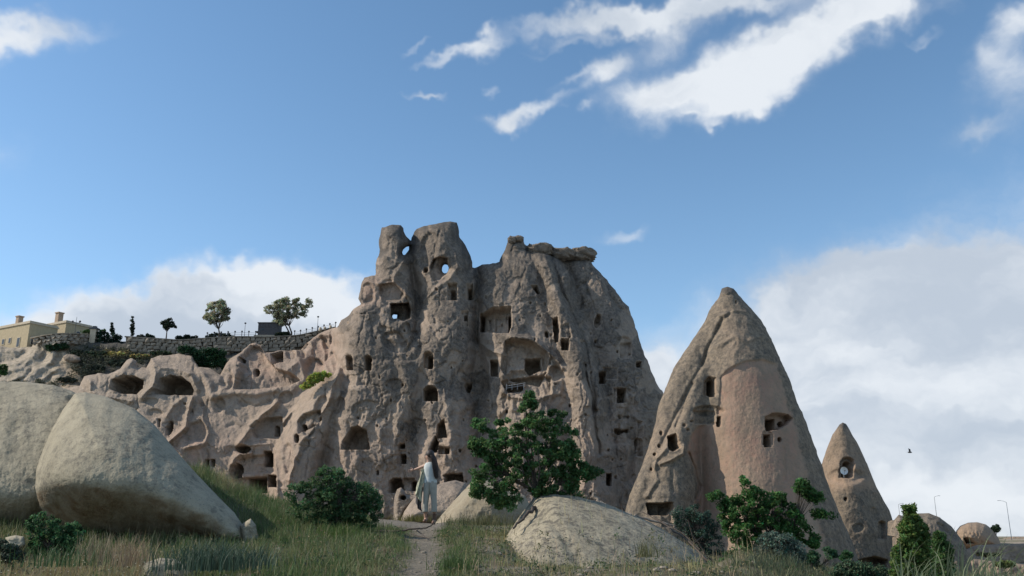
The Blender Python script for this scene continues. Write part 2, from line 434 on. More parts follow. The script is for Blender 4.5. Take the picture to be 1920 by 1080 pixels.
def poly_sdf(U, V, poly, pad):
    """signed distance, only inside the padded bounding box (elsewhere +pad)"""
    poly = np.array(poly, float)
    x0, y0 = poly.min(0) - pad; x1, y1 = poly.max(0) + pad
    k = (U > x0) & (U < x1) & (V > y0) & (V < y1)
    out = np.full(U.shape, float(pad))
    if k.any():
        d, _, _ = seg_dist(U[k], V[k], poly); s = inside(U[k], V[k], poly)
        out[k] = np.clip(np.where(s, -d, d), -1e9, pad)
    return out
def lobes_depth(U, V, lobes, k=0.8, mpp=0.11):
    acc = 0
    for lb in lobes:
        rows = np.array(lb['rows'], float); o = np.argsort(rows[:, 0]); rows = rows[o]
        c = np.interp(V, rows[:, 0], rows[:, 1]); w = np.interp(V, rows[:, 0], rows[:, 2]); Yr = np.interp(V, rows[:, 0], rows[:, 3])
        t = np.abs(U - c) / w
        if 'asym' in lb:
            wl, wr = lb['asym']; t = np.where(U < c, t / wl, t / wr)
        Y = Yr + lb.get('H', 0.8) * w * mpp * t ** lb.get('p', 2.2)
        Y = Y + np.maximum(rows[0, 0] - V, 0) * lb.get('top', 0.45) + np.maximum(V - rows[-1, 0], 0) * lb.get('bot', 0.0)
        acc = acc + np.exp(-(Y - 150) * k)
    return 150 - np.log(acc) / k
def stroke(U, V, pts, w, amp, kind='g'):
    pts = np.array(pts, float); x0, y0 = pts.min(0) - 3.2 * w; x1, y1 = pts.max(0) + 3.2 * w
    k = (U > x0) & (U < x1) & (V > y0) & (V < y1); out = np.zeros(U.shape)
    if k.any():
        d, _, _ = seg_dist(U[k], V[k], pts, False)
        if kind == 'g': out[k] = amp * np.exp(-(d / w) ** 2)
        else: out[k] = amp * np.maximum(0, 1 - d / (2.2 * w)) ** 1.6
    return out
def relief(name, outline, depth, mat, step=1.4, holes=(), through=(), YB=215.0, edge_r=22, edge_e=3.0, colour=None, rough=1.2, seed=0, parent=None, back=True):
    polys = [rough_poly(outline, rough, 5, seed)] + [rough_poly(h, 0.3, 3, seed + 3) for h in through]
    allp = np.vstack(polys); x0, y0 = allp.min(0) - 2 * step; x1, y1 = allp.max(0) + 2 * step
    def grid(stp):
        us = np.arange(x0, x1, stp); vs = np.arange(y0, y1, stp); U, V = np.meshgrid(us, vs); nr, nc = U.shape
        cu = (U[:-1, :-1] + stp / 2); cv = (V[:-1, :-1] + stp / 2)
        ins = np.zeros(cu.shape, bool)
        for p in polys: ins ^= inside(cu, cv, p)
        # distance on a coarse lattice is enough far from the border: compute exactly only near it
        best = np.full(U.shape, 1e9); bx = U.copy(); by = V.copy()
        pad = max(edge_r, 4) + 4
        for p in polys:
            n = len(p)
            for i in range(n):
                a = p[i]; b = p[(i + 1) % n]
                c0 = max(0, int((min(a[0], b[0]) - pad - us[0]) / stp)); c1 = min(nc, int((max(a[0], b[0]) + pad - us[0]) / stp) + 2)
                r0 = max(0, int((min(a[1], b[1]) - pad - vs[0]) / stp)); r1 = min(nr, int((max(a[1], b[1]) + pad - vs[0]) / stp) + 2)
                if c0 >= c1 or r0 >= r1: continue
                u = U[r0:r1, c0:c1]; v = V[r0:r1, c0:c1]; dx, dy = b - a; L2 = dx * dx + dy * dy + 1e-9
                t = np.clip(((u - a[0]) * dx + (v - a[1]) * dy) / L2, 0, 1); qx = a[0] + t * dx; qy = a[1] + t * dy
                d = (u - qx) ** 2 + (v - qy) ** 2; B = best[r0:r1, c0:c1]; k = d < B
                B[k] = d[k]; bx[r0:r1, c0:c1][k] = qx[k]; by[r0:r1, c0:c1][k] = qy[k]
        S = np.minimum(np.sqrt(best), pad)
        used = np.zeros(U.shape, bool)
        used[:-1, :-1] |= ins; used[1:, :-1] |= ins; used[:-1, 1:] |= ins; used[1:, 1:] |= ins
        cnt = np.zeros(U.shape, int)
        cnt[:-1, :-1] += ins; cnt[1:, :-1] += ins; cnt[:-1, 1:] += ins; cnt[1:, 1:] += ins
        edge = used & (cnt < 4)
        U2 = np.where(edge, bx, U); V2 = np.where(edge, by, V); S = np.where(edge, 0, S)
        idx = -np.ones(U.shape, int); idx[used] = np.arange(used.sum())
        r, c = np.nonzero(ins)
        q = np.stack([idx[r, c], idx[r + 1, c], idx[r + 1, c + 1], idx[r, c + 1]], 1)
        return U2[used], V2[used], S[used], q
    U, V, S, q = grid(step)
    Yf = depth(U, V, S)
    rr = np.clip(1 - S / edge_r, 0, 1); Yf = Yf + edge_e * (1 - np.sqrt(np.clip(1 - rr * rr, 0, 1)))
    push = np.zeros(U.shape); rim = np.full(U.shape, 30.0)
    for h in holes:
        poly, dep = h[0], h[1]; soft = h[2] if len(h) > 2 else 0.9; mode = h[3] if len(h) > 3 else 'y'
        hp = np.array(poly, float); hs_ = float(np.ptp(hp[:, 0]) + np.ptp(hp[:, 1]))
        if hs_ > 12: poly = rough_poly(poly, min(.9, .02 * hs_ + .2), 2.5, int(hp[0, 0] + hp[0, 1]))
        sd_ = poly_sdf(U, V, poly, 12)
        mask = sstep(soft, -soft, sd_)
        if mode == 'r': Yf = Yf + mask * dep
        else: push = push + mask * dep
        if soft < 2: rim = np.minimum(rim, np.where(sd_ > -1, sd_ + 1, 30))
    pos = P(U, V, Yf); pos[:, 1] += push
    attr = colour(U, V, S, rim, Yf, push) if colour else np.zeros((len(U), 3))
    # rim edges -> skirt going back
    e = np.vstack([q[:, [0, 1]], q[:, [1, 2]], q[:, [2, 3]], q[:, [3, 0]]])
    key = np.sort(e, 1); kk = key[:, 0].astype(np.int64) * (len(U) + 1) + key[:, 1]
    un, ind, ct = np.unique(kk, return_index=True, return_counts=True)
    be = e[ind[ct == 1]]
    bv = np.unique(be); mp = -np.ones(len(U), int)
    verts = [pos]; faces = [q]; at = [attr]; n = len(pos); prev = mp.copy(); prev[bv] = bv
    for fr in (0.15, 0.5, 1.0):
        Yk = Yf[bv] * (1 - fr) + YB * fr
        verts.append(P(U[bv], V[bv], Yk)); at.append(attr[bv])
        cur = mp.copy(); cur[bv] = n + np.arange(len(bv)); n += len(bv)
        faces.append(np.stack([prev[be[:, 1]], prev[be[:, 0]], cur[be[:, 0]], cur[be[:, 1]]], 1)); prev = cur
    if back:
        U3, V3, S3, q3 = grid(step * 4)
        if not through: U3 = U3.mean() + (U3 - U3.mean()) * .97; V3 = V3.mean() + (V3 - V3.mean()) * .97
        rr = np.clip(S3 / 40.0, 0, 1)
        verts.append(P(U3, V3, YB + 2.5 * np.sin(rr * 1.57))); at.append(np.zeros((len(U3), 3))); faces.append(q3[:, ::-1] + n)
    return np_mesh(name, np.vstack(verts), [np.vstack(faces)], mat, True, np.vstack(at), parent)

STEP = 1.4
def blob(U, V, cx, cy, rx, ry, rot=0):
    c, s = math.cos(R(rot)), math.sin(R(rot)); x = (U - cx) * c + (V - cy) * s; y = -(U - cx) * s + (V - cy) * c
    return np.exp(-((x / rx) ** 2 + (y / ry) ** 2))

# ------------------------------------------------------------------ the castle rock
castle_outline = [(60, 985), (60, 745), (100, 735), (150, 722), (158, 706), (185, 700), (205, 701), (225, 692), (236, 676), (247, 671), (256, 676), (259, 690),
    (274, 689), (283, 672), (300, 667), (345, 663), (360, 668), (372, 688), (392, 690), (412, 702), (420, 690), (432, 672), (447, 664), (458, 655), (468, 645), (479, 642), (489, 648), (497, 661),
    (520, 658), (545, 657), (565, 655), (573, 645), (588, 633), (608, 621), (634, 612), (640, 600), (655, 590), (668, 576), (678, 570), (672, 560), (674, 545), (683, 520), (703, 516),
    (706, 490), (712, 470), (710, 455), (715, 427), (735, 421), (751, 422), (757, 428), (760, 440), (767, 449), (771, 454), (773, 446), (776, 434), (782, 428), (795, 424), (810, 421), (822, 418), (845, 415), (855, 417),
    (860, 425), (861, 445), (868, 452), (872, 460), (880, 475), (885, 490), (887, 505), (903, 496), (935, 493), (941, 480), (948, 465), (951, 456), (957, 446), (981, 447), (984, 458), (995, 466),
    (1010, 472), (1035, 480), (1060, 486), (1106, 486), (1114, 500), (1130, 515), (1137, 525), (1150, 540), (1165, 560), (1180, 580), (1188, 600), (1195, 625), (1203, 650), (1215, 680),
    (1225, 705), (1235, 725), (1243, 738), (1246, 790), (1235, 850), (1210, 930), (1190, 985)]
castle_lobes = [
    dict(rows=[(400, 900, 700, 207), (985, 900, 700, 205)], p=8),
    # low cliff on the left
    dict(rows=[(640, 380, 330, 203), (700, 380, 330, 191), (760, 390, 330, 186), (840, 400, 330, 180), (950, 400, 330, 176)], p=6, H=0.5),
    # left shoulder with a sharp corner towards the sunlit side
    dict(rows=[(572, 690, 40, 187), (640, 722, 84, 181), (700, 726, 96, 178), (800, 700, 98, 174.5), (950, 690, 120, 170)], p=5, H=1.3, top=0.5),
    # tilted slabs at its foot
    dict(rows=[(700, 632, 16, 182), (740, 610, 34, 179), (800, 585, 42, 175), (860, 560, 44, 171.5), (950, 552, 46, 169)], p=3.2, H=1.2),
    # broken pillar, block under it, main tower
    dict(rows=[(420, 737, 27, 195), (470, 735, 27, 192), (540, 737, 36, 189), (620, 742, 44, 184)], p=3.5, H=1.0, bot=0.6),
    dict(rows=[(515, 696, 22, 191), (590, 690, 34, 187)], p=4, bot=0.5),
    dict(rows=[(415, 830, 46, 195), (460, 826, 50, 192), (510, 830, 60, 189.5), (570, 838, 62, 186.5), (640, 828, 66, 181), (720, 818, 68, 178), (800, 828, 80, 174), (950, 840, 110, 167.5)], p=2.5, H=1.1),
    # middle mass with the small summit, diagonal buttress, right hand cone
    dict(rows=[(445, 967, 14, 199), (470, 967, 28, 197), (500, 962, 76, 193), (560, 968, 88, 188.5), (640, 985, 92, 183), (720, 998, 102, 178.5), (800, 1008, 110, 173.5), (950, 1010, 130, 167)], p=3.2, H=0.9),
    dict(rows=[(462, 1012, 24, 197), (520, 1034, 28, 190.5), (600, 1060, 30, 184), (680, 1083, 30, 178.5), (760, 1098, 34, 174), (850, 1104, 42, 170), (950, 1112, 50, 167)], p=2.4, H=1.6),
    dict(rows=[(480, 1085, 45, 201), (540, 1112, 60, 196), (620, 1145, 72, 190), (700, 1165, 80, 185), (800, 1170, 84, 180.5), (950, 1150, 78, 176)], p=2.3, H=1.1),
]
castle_strokes = [
    # dark crevices
    ([(1036, 486), (1046, 530), (1070, 575), (1092, 625), (1106, 680), (1112, 740), (1118, 800), (1122, 850)], 5, -3.2, 'c'),
    ([(1066, 500), (1074, 560), (1094, 610)], 5, -1.6, 'c'),
    ([(1098, 684), (1101, 712), (1112, 760), (1116, 770)], 3.2, -3.5, 'c'),
    ([(1134, 528), (1141, 548), (1160, 575), (1176, 590)], 5, -2.0, 'c'), ([(1108, 505), (1100, 525), (1082, 540)], 3, -0.9, 'c'),
    ([(892, 500), (896, 560), (893, 640)], 7, -2.4, 'g'), ([(893, 640), (884, 700), (893, 790), (902, 860)], 7, -1.4, 'g'),
    ([(770, 500), (782, 540), (790, 600), (770, 640), (764, 652)], 8, -1.9, 'g'),
    ([(725, 640), (742, 690), (738, 750), (726, 830)], 9, -1.0, 'g'),
    ([(790, 700), (782, 780), (776, 850), (780, 900)], 8, -1.2, 'g'),
    ([(960, 520), (952, 560)], 10, -0.5, 'g'),
    ([(1180, 760), (1186, 830), (1176, 900)], 9, -1.3, 'g'), ([(1140, 760), (1132, 850), (1134, 900)], 8, -0.8, 'g'),
    ([(1000, 500), (1030, 560), (1046, 600)], 6, -1.0, 'g'),
    ([(1010, 800), (1014, 900)], 9, -1.0, 'g'), ([(1050, 760), (1060, 850), (1058, 930)], 7, -0.9, 'g'), ([(930, 760), (940, 860), (936, 940)], 8, -0.8, 'g'),
    ([(690, 760), (680, 820), (668, 870)], 8, 0.8, 'g'), ([(836, 745), (842, 800), (850, 880)], 8, 0.7, 'g'), ([(745, 760), (742, 860)], 7, 0.6, 'g'),
    # crests that catch the light
    ([(764, 470), (752, 500), (738, 520), (735, 530), (708, 532)], 3.2, 1.1, 'c'), ([(738, 528), (756, 545), (772, 560), (780, 575)], 3.2, 1.2, 'c'),
    ([(852, 470), (860, 500), (842, 520), (822, 535), (800, 560), (792, 568)], 3.2, 0.8, 'c'),
    ([(960, 632), (985, 634), (1005, 642), (1020, 655), (1040, 670), (1055, 690)], 5, 2.2, 'c'), ([(905, 645), (925, 660), (945, 664), (965, 645)], 4, 0.9, 'c'),
    ([(940, 705), (955, 690), (985, 688), (1010, 700), (1030, 690)], 4, 1.0, 'c'), ([(942, 735), (960, 745), (1010, 748), (1035, 738)], 4, 1.2, 'c'),
    ([(640, 612), (650, 640), (648, 660), (636, 690), (622, 720), (616, 745)], 4, 1.4, 'c'),
    ([(618, 745), (600, 775), (590, 800), (562, 830), (550, 860), (545, 900)], 4, 1.4, 'c'), ([(560, 760), (545, 775), (530, 800), (528, 830), (515, 860), (520, 900), (520, 930)], 4, 2.0, 'c'),
    ([(600, 690), (580, 700), (560, 720), (535, 735)], 8, 1.0, 'g'), ([(615, 700), (590, 730), (560, 748)], 5, 1.2, 'c'),
    ([(600, 640), (606, 660), (600, 690), (604, 705)], 3, 1.0, 'c'), ([(618, 630), (612, 660), (622, 690)], 3, 0.9, 'c'), ([(575, 650), (568, 670), (570, 690)], 4, 1.0, 'c'),
    # left cliff ribs
    ([(232, 700), (222, 712), (215, 730)], 4, 1.6, 'c'), ([(250, 676), (236, 690), (215, 704)], 5, 1.8, 'c'), ([(170, 715), (166, 735), (185, 742), (250, 752)], 4, 1.4, 'c'),
    ([(283, 672), (300, 690), (330, 692), (360, 702), (372, 730)], 5, 1.6, 'c'), ([(268, 745), (286, 725), (292, 700), (288, 685)], 5, 1.8, 'c'),
    ([(365, 668), (380, 700), (392, 725), (396, 745)], 7, 1.6, 'g'), ([(418, 705), (424, 720), (412, 735)], 5, 1.0, 'c'),
    ([(362, 745), (352, 770), (348, 800), (330, 815), (318, 830)], 3.5, 2.2, 'c'), ([(345, 747), (325, 760), (312, 780)], 4, 1.0, 'c'),
    ([(368, 745), (380, 790), (392, 812), (384, 830), (350, 840)], 4, 1.2, 'c'), ([(340, 840), (345, 870), (352, 900)], 5, 0.9, 'g'), ([(372, 835), (380, 870)], 5, 0.7, 'g'),
    ([(520, 755), (490, 780), (462, 810), (450, 830)], 5, 1.8, 'c'), ([(450, 830), (470, 835), (510, 832)], 4, 0.8, 'c'),
    ([(432, 880), (440, 862), (452, 852), (470, 850)], 4, 1.6, 'c'), ([(468, 646), (456, 660), (450, 690)], 4, 1.0, 'c'), ([(492, 660), (512, 690), (540, 695), (560, 680)], 5, 1.6, 'c'),
    ([(400, 742), (440, 735), (480, 738), (520, 730)], 7, 1.4, 'g'), ([(452, 755), (480, 762), (505, 752)], 4, -0.8, 'c'), ([(425, 800), (440, 795), (452, 800)], 3, -0.5, 'c'),
]
# openings: polygon, depth in metres, edge softness, 'y' straight in / 'r' along the look
CH = [
    # shallow hollows first
    (ell(735, 545, 24, 20, rot=20), 1.0, 3, 'r'), ([(712, 534), (736, 529), (752, 543), (768, 566), (764, 574), (722, 572), (712, 552)], 0.9, 1.2, 'r'),
    (ell(803, 470, 16, 34, rot=12), 1.6, 6, 'r'), (ell(690, 550, 12, 20), 1.2, 3, 'r'),
    ([(948, 640), (965, 634), (1000, 638), (1022, 660), (1028, 690), (1012, 720), (950, 708), (940, 690)], 3.0, 2.0),
    ([(940, 716), (955, 708), (1010, 700), (1034, 706), (1034, 738), (1010, 742), (950, 735)], 2.6, 1.6),
    (ell(600, 655, 16, 26), 2.2, 4), (ell(586, 690, 18, 22), 2.4, 4), (ell(622, 680, 9, 22), 1.6, 3), (ell(612, 640, 10, 10), 1.0, 3), (ell(575, 668, 12, 26), 1.8, 3),
    (ell(740, 640, 26, 18, rot=30), 1.2, 3), (ell(722, 620, 14, 9, rot=20), 0.9, 2), (ell(758, 625, 10, 22, rot=15), 1.6, 2), (ell(765, 655, 26, 22), 0.8, 3),
    (ell(660, 700, 24, 16), 0.6, 2), (rect(658, 712, 16, 22), 0.5, 1), (rect(678, 715, 14, 14), 0.5, 1), (ell(690, 770, 30, 20), 0.6, 2), (ell(740, 720, 18, 10), 0.7, 2),
    (ell(780, 800, 20, 16), 0.6, 3), (ell(880, 790, 18, 24), 0.7, 3), (ell(1040, 700, 16, 14), 0.9, 2), (ell(1050, 770, 22, 30), 0.8, 3), (ell(960, 790, 26, 20), 0.7, 3),
    (ell(635, 760, 10, 16, rot=25), 0.9, 2), (ell(602, 758, 9, 18, rot=25), 0.9, 2), (ell(580, 806, 9, 14, rot=35), 0.9, 2), (ell(570, 835, 8, 12, rot=35), 0.8, 2), (ell(595, 790, 7, 10, rot=30), 0.7, 2),
    (ell(540, 860, 9, 28), 0.9, 3), (ell(535, 745, 14, 10, rot=-30), 1.0, 2),
    (rect(1145, 700, 26, 22), 0.6, 1.5), (ell(1170, 655, 18, 24), 0.7, 2), (rect(1174, 656, 20, 28), 1.3, 1), (rect(1166, 820, 30, 24), 0.5, 2), (rect(1167, 772, 22, 16), 0.4, 1.5),
    # left cliff: bowls
    ([(452, 664), (470, 646), (486, 650), (498, 672), (516, 690), (545, 700), (560, 712), (540, 722), (470, 728), (438, 728), (446, 700)], 3.4, 2.5),
    (ell(425, 712, 12, 18), 1.4, 4), (ell(545, 664, 9, 9), 1.6, 1.2), (ell(563, 662, 6, 7), 1.4, 1.5), (ell(477, 672, 16, 14), 0.7, 4),
    ([(468, 800), (480, 789), (500, 783), (528, 782), (530, 806), (522, 822), (478, 820)], 2.2, 1.4), ([(558, 790), (570, 776), (598, 768), (602, 786), (582, 800), (560, 812)], 2.2, 1.5),
    ([(356, 795), (376, 788), (388, 806), (382, 822), (350, 826), (340, 810)], 1.0, 3), (ell(345, 778, 18, 12, rot=-20), 0.5, 3),
    (ell(282, 752, 14, 6), 0.7, 2), (ell(290, 775, 14, 8), 0.7, 3), (ell(410, 760, 10, 14, rot=20), 0.8, 3), (ell(378, 768, 8, 14, rot=-20), 0.8, 2.5),
    ([(448, 862), (470, 856), (512, 850), (514, 886), (450, 888)], 1.0, 2), ([(430, 900), (462, 896), (500, 894), (500, 925), (430, 925)], 1.5, 2),
    # big dark caves of the left cliff
    ([(206, 728), (210, 713), (228, 705), (252, 706), (268, 714), (266, 728), (255, 737), (222, 737)], 9, 1.6), 
    ([(287, 738), (288, 722), (300, 711), (318, 704), (340, 707), (356, 718), (362, 732), (360, 740)], 10, 1.2),
    (ell(455, 842, 14, 7), 5, 1.5), (arch(442, 882, 22, 28), 5, 1), (rect(502, 860, 14, 28), 6, 0.8), (rect(481, 910, 34, 26), 8, 1.0), (rect(510, 902, 14, 22), 6, 0.8),
    (rect(388, 873, 7, 22), 6, 0.8), (rect(399, 868, 8, 13), 5, 0.8), (ell(318, 803, 6, 14, rot=15), 6, 0.8), (rect(298, 793, 4, 14), 4, 0.8), (arch(515, 806, 8, 20), 5, 0.8), (arch(566, 801, 9, 14), 5, 0.8),
    (ell(556, 822, 4, 8), 4, 0.8), ([(508, 664), (530, 659), (531, 678), (509, 682)], 5, 0.8), (ell(473, 694, 6, 7), 5, 0.8), (ell(449, 673, 3, 4), 4, 0.8), (ell(346, 757, 3, 1.5), 1.5, 0.8),
    # castle windows
    (arch(655, 679, 11, 27), 3.2, 0.8), (arch(690, 680, 12, 28), 5, 0.8), ([(732, 570), (766, 568), (771, 580), (769, 597), (757, 602), (733, 594)], 6.0, 1.0, 'r'),
    (ell(798, 506, 4, 5, rot=30), 4, 0.8), ([(806, 500), (812, 486), (826, 481), (839, 484), (841, 500), (836, 514), (824, 524), (814, 527), (807, 515)], 2.6, 1.0, 'r'),
    (ell(818, 542, 2.5, 2.5), 1.5, 0.7), (rect(848, 547, 17, 31), 2.0, 0.9), (rect(849, 551, 8, 20), 3.5, 0.8), (rect(881, 547, 12, 31), 2.2, 0.9), (rect(880, 548, 6, 22), 5, 0.8),
    (rect(871, 597, 13, 28), 1.4, 0.9), (rect(872, 594, 6, 10), 2.5, 0.8),
    ([(900, 622), (901, 590), (925, 576), (958, 574), (959, 605), (954, 624)], 4.2, 1.0), (rect(905, 604, 5, 34), 5, 0.8), (rect(956, 600, 4, 30), 4, 0.8), (rect(930, 600, 3, 30), .7, 0.8), (rect(942, 588, 20, 6), .8, 0.8),
    (arch(803, 674, 17, 31), 2.4, 0.9), (arch(806, 677, 9, 27), 5, 0.8), (rect(927, 690, 13, 30), 5, 0.8), ([(870, 723), (875, 718), (884, 719), (885, 726), (880, 737), (876, 736)], 6, 0.8),
    (arch(807, 737, 26, 29), 8, 0.8), ([(985, 668), (1014, 667), (1015, 688), (1005, 694), (993, 699), (986, 690)], 7, 0.8), ([(942, 719), (980, 715), (984, 724), (975, 731), (954, 731)], 5, 0.9),
    ([(821, 796), (832, 786), (838, 820), (818, 821)], 5, 0.9), ([(816, 818), (822, 830), (819, 848), (804, 846)], 6, 0.9), (rect(832, 844, 20, 14), 2.2, 0.9), (rect(838, 844, 8, 12), 3, .8),
    ([(640, 842), (642, 828), (660, 802), (672, 799), (686, 806), (693, 842)], 6, 0.9), (rect(753, 836, 11, 9), 5, 0.8), (rect(756, 860, 10, 17), 5, 0.8), (rect(754, 847, 15, 5), .4, .8), (rect(708, 886, 3.5, 8), 3, 0.8),
    ([(729, 923), (730, 903), (738, 896), (752, 897), (756, 922)], 7, 0.9), (rect(766, 908, 22, 24), 1.8, 1.0), (rect(776, 911, 9, 17), 5, 0.8), ([(834, 907), (835, 889), (867, 887), (868, 907)], 7, 0.9), (ell(862, 845, 2, 3), 2, 0.8),
    ([(996, 535), (1006, 535), (1012, 549), (1008, 552)], 5, 0.8), ([(1036, 597), (1046, 594), (1050, 612), (1047, 640), (1041, 642)], 6, 0.8), (rect(1060, 645, 14, 21), 6, 0.8),
    ([(1052, 610), (1066, 604), (1072, 632), (1054, 632)], .8, 0.8), (ell(1025, 627, 3, 6, rot=-15), 3, 0.8), (ell(1121, 602, 6, 13, rot=12), 2.2, 1.0), (rect(1121, 600, 4, 3), 2, .8), (ell(1090, 640, 2.5, 3), 2, .8), (ell(1117, 640, 2.5, 3), 2, .8),
    (rect(1198, 683, 10, 11), 3.5, 0.8), (rect(1130, 708, 12, 22), 6, 0.8), (rect(1160, 741, 18, 28), .8, .9), (rect(1166, 741, 14, 26), 6, 0.8), (rect(1169, 782, 20, 5), .8, 0.8), ([(1152, 804), (1178, 806), (1177, 811), (1170, 809), (1162, 815), (1154, 812)], 3.5, 0.8),
    (rect(1142, 899, 9, 22), 6, 0.8), (rect(1154, 895, 5, 6), 1, .8), (arch(1197, 838, 14, 34), 1.6, 1.0), (ell(1186, 585, 10, 26, rot=-25), .8, 3), (rect(1200, 805, 8, 30), .8, 1.5),
]
_r = np.random.default_rng(19)
for _ in range(90):
    _a, _b = _r.uniform(645, 1190), _r.uniform(560, 930)
    CH.append((ell(_a, _b, _r.uniform(.9, 2.4), _r.uniform(1.2, 3.2), 8, _r.uniform(-40, 40)), _r.uniform(.5, 1.6), .9))
castle_through = [ell(835, 504, 6.5, 9, 14, 10), [(736, 590), (741, 589), (746, 591), (744, 597), (739, 599), (735, 594)], [(763, 462), (769, 462), (766, 470), (759, 478), (753, 477), (756, 468)]]
def castle_depth(U, V, S):
    wu = U + 9 * fbm(U / 55, V / 55, 3, 3) * 2; wv = V + 9 * fbm(U / 55 + 7, V / 55, 3, 4) * 2
    Y = lobes_depth(wu * .5 + U * .5, V, castle_lobes, 0.9, 0.105)
    for s_ in castle_strokes:
        Y = Y - stroke(wu * .45 + U * .55, V, *s_)
    right = sstep(560, 680, U)
    # large folds running down the face, scallops, pits
    Y = Y - 0.95 * fbm(wu / 52, wv / 105, 4, 21, .42) - 0.6 * (ridged(wu / 70, wv / 130, 3, 31) - .5) * (0.25 + .75 * right)
    w = worley(wu / 26, wv / 24, 8); Y = Y + 0.42 * sstep(0.55, 0.1, w) * sstep(-.1, .35, fbm(U / 70, V / 60, 2, 41))
    w = worley(wu / 11, wv / 12, 9); Y = Y + 0.2 * sstep(0.5, 0.1, w) * (.3 + .7 * right) * sstep(-.05, .3, fbm(U / 40, V / 40, 2, 43))
    Y = Y - 0.26 * fbm(wu / 13, wv / 17, 4, 51) * (.35 + .65 * right) - 0.19 * fbm(U / 4.2, V / 4.6, 3, 61) * (.7 + .3 * right)
    Y = Y + crack(U, V) * .55 - .22 * (ridged(wu / 17, wv / 30, 3, 65) - .5) - .9 * (ridged(wu / 26 + V / 400, wv / 190, 3, 67) - .5) * sstep(640, 760, V) * right
    Y = Y + 0.3 * scar(U, V)
    w = worley(wu / 5.5, wv / 6.5, 19); Y = Y + .13 * sstep(.45, .05, w) * sstep(.0, .3, fbm(U / 30, V / 40, 2, 47)) * right
    return Y
def crack(U, V):
    a = U + 10 * fbm(U / 30, V / 30, 3, 83); b = V + 10 * fbm(U / 30 + 3, V / 30, 3, 84)
    r1 = 1 - np.abs(perlin(a / 34, b / 120, 85)) * 9; r2 = 1 - np.abs(perlin(a / 60 + b / 90, b / 44, 86)) * 14
    return np.clip(r1, 0, 1) * sstep(-.1, .25, fbm(U / 60, V / 60, 2, 87)) + .7 * np.clip(r2, 0, 1) * sstep(0, .3, fbm(U / 60 + 9, V / 60, 2, 88))
def scar(U, V):
    wu = U + 16 * fbm(U / 38, V / 38, 3, 73); wv = V + 16 * fbm(U / 38 + 5, V / 38, 3, 74)
    return sstep(0.02, 0.07, fbm(wu / 52, wv / 70, 4, 77) + 0.10 * sstep(640, 900, V) - 0.10 * sstep(650, 480, V) - .02)
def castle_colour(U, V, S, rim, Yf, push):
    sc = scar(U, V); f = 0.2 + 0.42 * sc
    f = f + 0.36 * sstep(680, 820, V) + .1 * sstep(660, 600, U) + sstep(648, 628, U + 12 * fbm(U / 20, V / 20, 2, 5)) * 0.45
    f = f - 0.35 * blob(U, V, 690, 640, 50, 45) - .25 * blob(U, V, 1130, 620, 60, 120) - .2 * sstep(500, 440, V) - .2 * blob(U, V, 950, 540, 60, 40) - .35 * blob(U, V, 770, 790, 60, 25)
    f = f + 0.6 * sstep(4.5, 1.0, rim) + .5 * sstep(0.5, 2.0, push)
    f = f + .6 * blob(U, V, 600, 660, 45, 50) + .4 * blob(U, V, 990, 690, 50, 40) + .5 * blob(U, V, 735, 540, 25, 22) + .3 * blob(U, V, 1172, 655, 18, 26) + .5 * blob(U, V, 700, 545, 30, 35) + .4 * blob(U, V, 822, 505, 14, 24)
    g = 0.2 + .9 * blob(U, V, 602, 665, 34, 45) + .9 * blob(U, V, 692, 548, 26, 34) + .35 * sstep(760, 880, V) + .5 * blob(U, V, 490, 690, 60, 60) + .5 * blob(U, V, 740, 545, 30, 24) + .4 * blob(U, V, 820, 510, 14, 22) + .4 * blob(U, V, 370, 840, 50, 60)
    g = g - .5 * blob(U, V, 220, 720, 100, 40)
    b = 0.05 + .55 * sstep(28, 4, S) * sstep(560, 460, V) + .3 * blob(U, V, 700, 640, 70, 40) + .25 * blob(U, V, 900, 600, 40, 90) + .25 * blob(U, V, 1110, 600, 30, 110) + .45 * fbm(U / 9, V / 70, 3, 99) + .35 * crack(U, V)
    return np.clip(np.stack([f, g, b], 1), 0, 1.2)
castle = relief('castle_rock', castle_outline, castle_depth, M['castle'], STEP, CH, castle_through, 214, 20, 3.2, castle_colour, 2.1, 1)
tag(castle, 'huge grey and pink carved rock riddled with cave windows in the middle', 'rock formation')
